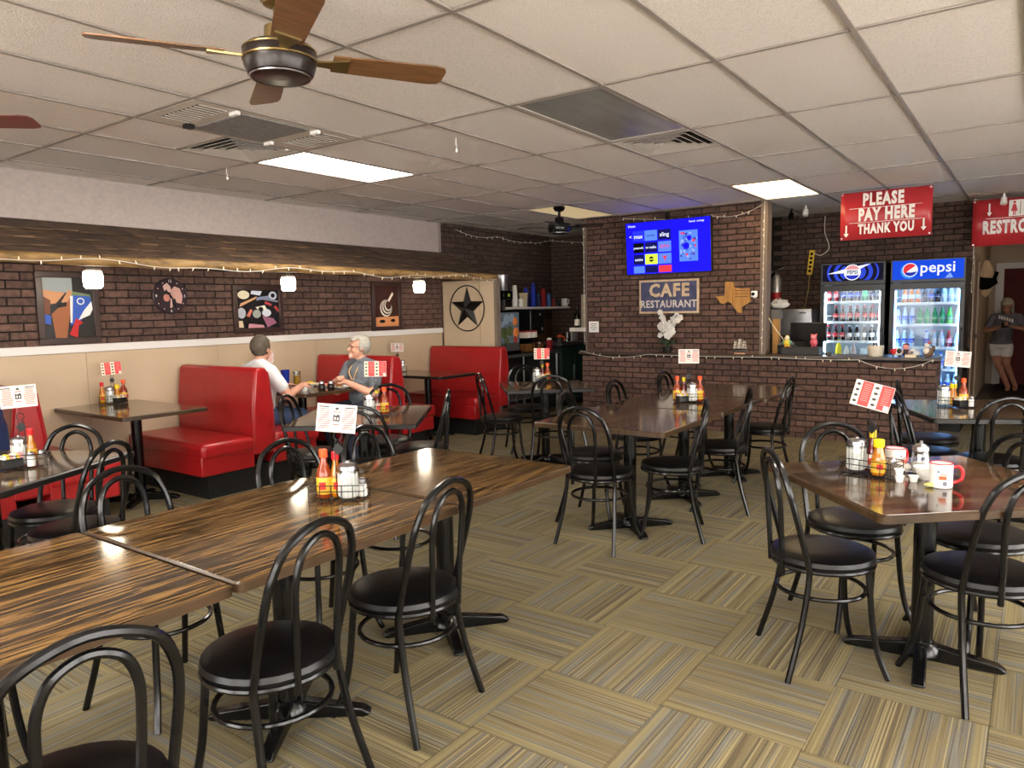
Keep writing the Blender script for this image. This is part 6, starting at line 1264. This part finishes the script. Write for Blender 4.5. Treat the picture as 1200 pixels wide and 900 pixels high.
# man in white, back to the camera
t = thing('person', 'man in a white shirt and jeans seated with his back turned', 'person', (-5.78, 4.02, 0), RAD(-4))
b = Body(); N = seated(b, 0.985, 0.05, {1: ((0.27, 0.17, 0.74), (0.17, 0.37, 0.80), (-0.3, 0, -1), -1, 0.8), -1: ((-0.26, 0.16, 0.76), (-0.12, 0.36, 0.79), (0.3, 0, -1), 1, 0.7)}, kneey=0.40, footy=0.34)
HR = rotz(RAD(24)); hc = V((0.0, 0.085, 1.165)); b.head(hc, HR)
b.build(t, dict(skin=SKIN, shirt=cloth('white shirt', (222, 224, 226)), pants=JEANS, shoe=SHOE, lip=LIP, eye=EYE)); hair(t, hc, HR, 1.0, NM('brown grey hair', [(52, 45, 36), (90, 80, 66)], scale=(1, 1, 8), nscale=22, rough=0.7), low=-0.05, front=0.085)
# man in grey, facing the camera side
t = thing('person', 'grey haired man in a grey shirt and glasses eating breakfast', 'person', (-5.47, 5.08, 0), PI)
b = Body(); N = seated(b, 0.955, 0.035, {1: ((0.20, 0.20, 0.70), (0.09, 0.27, 0.80), (-0.3, 0, -1), -1, 0.7), -1: ((-0.27, 0.13, 0.68), (-0.06, 0.27, 0.80), (0.3, 0, -1), 1, 0.6)}, kneey=0.42, footy=0.30, spread=0.14)
HR = rotz(RAD(-28)) @ Matrix.Rotation(RAD(3), 3, 'X'); hc = V((0.0, 0.065, 1.135)); b.head(hc, HR)
b.ell(hc+HR @ V((0, 0.086, -0.085)), (0.028, 0.018, 0.03), 'beard', HR)
b.build(t, dict(skin=SKIN, shirt=cloth('grey shirt', (104, 108, 116)), pants=DJEANS, shoe=SHOE, lip=LIP, eye=EYE, beard=M('pale beard', (190, 164, 150), 0.8))); hair(t, hc, HR, 1.0, NM('grey hair', [(140, 136, 124), (186, 182, 170)], scale=(1, 1, 8), nscale=22, rough=0.7), low=-0.03, puff=0.012, front=0.09)
def hp(x, y, z): return hc+HR @ V((x, y, z))
gl = MB()
for s_ in (-1, 1):
    gl.tube([hp(s_*0.034+0.022*math.cos(2*PI*k/14), 0.098-0.006*abs(math.cos(2*PI*k/14)), 0.004+0.016*math.sin(2*PI*k/14)) for k in range(14)], 0.002, 5, closed=True); gl.tube([hp(s_*0.056, 0.092, 0.006), hp(s_*0.080, 0.05, 0.008), hp(s_*0.084, -0.01, 0.006)], 0.002, 5)
gl.tube([hp(-0.012, 0.1, 0.006), hp(0.012, 0.1, 0.006)], 0.002, 5); gl.build('glasses', M('wire glasses', (120, 104, 90), 0.3, 0.7), t)
MB().tube(catmull([(-0.05, 0.10, 0.97), (-0.05, 0.165, 0.9), (-0.02, 0.17, 0.82)], 5), 0.005, 5).tube(catmull([(0.05, 0.10, 0.97), (0.05, 0.165, 0.9), (0.0, 0.17, 0.82)], 5), 0.005, 5).build('lanyard', M('tan lanyard', (206, 168, 110), 0.7), t)
MB().tube([(-0.075+0.02*math.cos(2*PI*k/12), 0.255, 0.79+0.034*math.sin(2*PI*k/12)) for k in range(12)], 0.006, 5, closed=True).build('watch', BLACK, t)
cl = MB(); 
for s_ in (-1, 1): cl.add([V((s_*0.02, 0.105, 0.985)), V((s_*0.075, 0.06, 1.02)), V((s_*0.10, 0.10, 0.955)), V((s_*0.05, 0.145, 0.925))], [(0, 1, 2, 3)])
o = cl.build('collar', cloth('grey shirt', (104, 108, 116)), t); o.modifiers.new('solid', 'SOLIDIFY').thickness = 0.004
# woman leaning in the corridor
t = thing('person', 'woman in a grey t-shirt and white shorts leaning in the corridor', 'person', (-0.44, 14.5, 0), PI)
b = Body(); PZ_ = 0.80
b.ell((0.03, 0, PZ_), (0.165, 0.125, 0.11), 'shirt'); b.cap((0.02, 0, PZ_+0.08), (-0.02, 0.0, 1.06), 0.135, 0.13, 'shirt'); b.ell((-0.03, 0.0, 1.11), (0.17, 0.11, 0.15), 'shirt'); b.ell((0.03, 0.0, PZ_-0.06), (0.17, 0.125, 0.08), 'shorts')
N = V((-0.04, 0.0, 1.235))
for sd, el, ha in ((1, (0.24, 0.06, 0.99), (0.05, 0.20, 1.04)), (-1, (-0.30, 0.03, 1.01), (-0.12, 0.20, 1.05))):
    S = V((-0.03+sd*0.165, 0, 1.205)); b.cap(N, S, 0.055, 0.062, 'shirt'); el, ha = V(el), V(ha); mid = S.lerp(el, 0.65); b.cap(S, mid, 0.066, 0.058, 'shirt'); b.cap(mid, el, 0.044, 0.040, 'skin'); b.cap(el, ha, 0.040, 0.028, 'skin'); b.hand(ha, (ha-el), (0, 0.2, 1), sd, 0.8)
for h, kn, an in (((0.10, 0, PZ_-0.08), (0.06, 0.09, 0.44), (-0.09, 0.04, 0.08)), ((-0.05, 0, PZ_-0.08), (-0.06, 0.04, 0.43), (-0.19, -0.04, 0.08))):
    h, kn, an = V(h), V(kn), V(an); m_ = h.lerp(kn, 0.38); b.cap(h, m_, 0.098, 0.090, 'shorts'); b.cap(m_, kn, 0.076, 0.056, 'skin'); b.cap(kn, an, 0.055, 0.036, 'skin'); b.cap(an, an+V((0, 0, -0.04)), 0.036, 0.036, 'skin'); b.cap(an+V((0, -0.02, -0.045)), an+V((0, 0.14, -0.052)), 0.034, 0.028, 'skin')
b.cap(N-V((0, 0, 0.02)), N+V((0, 0.015, 0.07)), 0.048, 0.046, 'skin'); HR = rotz(RAD(-15)) @ Matrix.Rotation(RAD(-14), 3, 'X'); hc = V((-0.03, 0.03, 1.385)); b.head(hc, HR, 0.97)
TEE = cloth('grey tee', (96, 92, 100))
b.build(t, dict(skin=SKIN2, shirt=TEE, shorts=cloth('white shorts', (206, 200, 196)), lip=LIP, eye=EYE)); hair(t, hc, HR, 1.0, NM('silver hair', [(140, 132, 112), (190, 184, 164)], scale=(1, 1, 8), nscale=22, rough=0.7), length=0.10, puff=0.014)
mb = MB()
for k in range(6): mb.add([V((-0.13+0.035*k+dx, 0.122, 1.12+0.012*k+dz)) for dx, dz in ((0, 0), (0.028, 0.006), (0.024, 0.066), (0.004, 0.056))], [(0, 1, 2, 3)])
o = mb.build('shirt_print', M('shirt print white', (226, 222, 218), 0.7), t); o.modifiers.new('solid', 'SOLIDIFY').thickness = 0.02
tag(MB().box(-0.04, 0.04, -0.004, 0.004, -0.075, 0.075).build('phone', M('phone black', (20, 20, 22), 0.2), loc=(-0.41, 14.235, 1.085), rot=(RAD(-50), RAD(90), 0), bevel=0.004), 'black phone held by the woman in the corridor', 'phone')
# person in blue at the border of the picture
t = thing('person', 'person in a dark blue shirt cut off by the picture border', 'person', (-5.31, 1.73, 0), PI)
b = Body(); N = seated(b, 0.99, 0.02, {1: ((0.27, 0.12, 0.73), (0.17, 0.30, 0.70), (-0.3, 0, -1), -1, 0.6), -1: ((-0.27, 0.12, 0.73), (-0.17, 0.30, 0.70), (0.3, 0, -1), 1, 0.6)}, kneey=0.40, footy=0.36)
HR = rotz(0); hc = V((0, 0.06, 1.18)); b.head(hc, HR)
b.build(t, dict(skin=SKIN2, shirt=cloth('navy shirt', (26, 44, 92)), pants=DJEANS, shoe=SHOE, lip=LIP, eye=EYE), voxel=0.008); hair(t, hc, HR, 1.0, NM('dark hair', [(34, 28, 24), (60, 50, 42)], scale=(1, 1, 8), nscale=22, rough=0.7), low=-0.03)
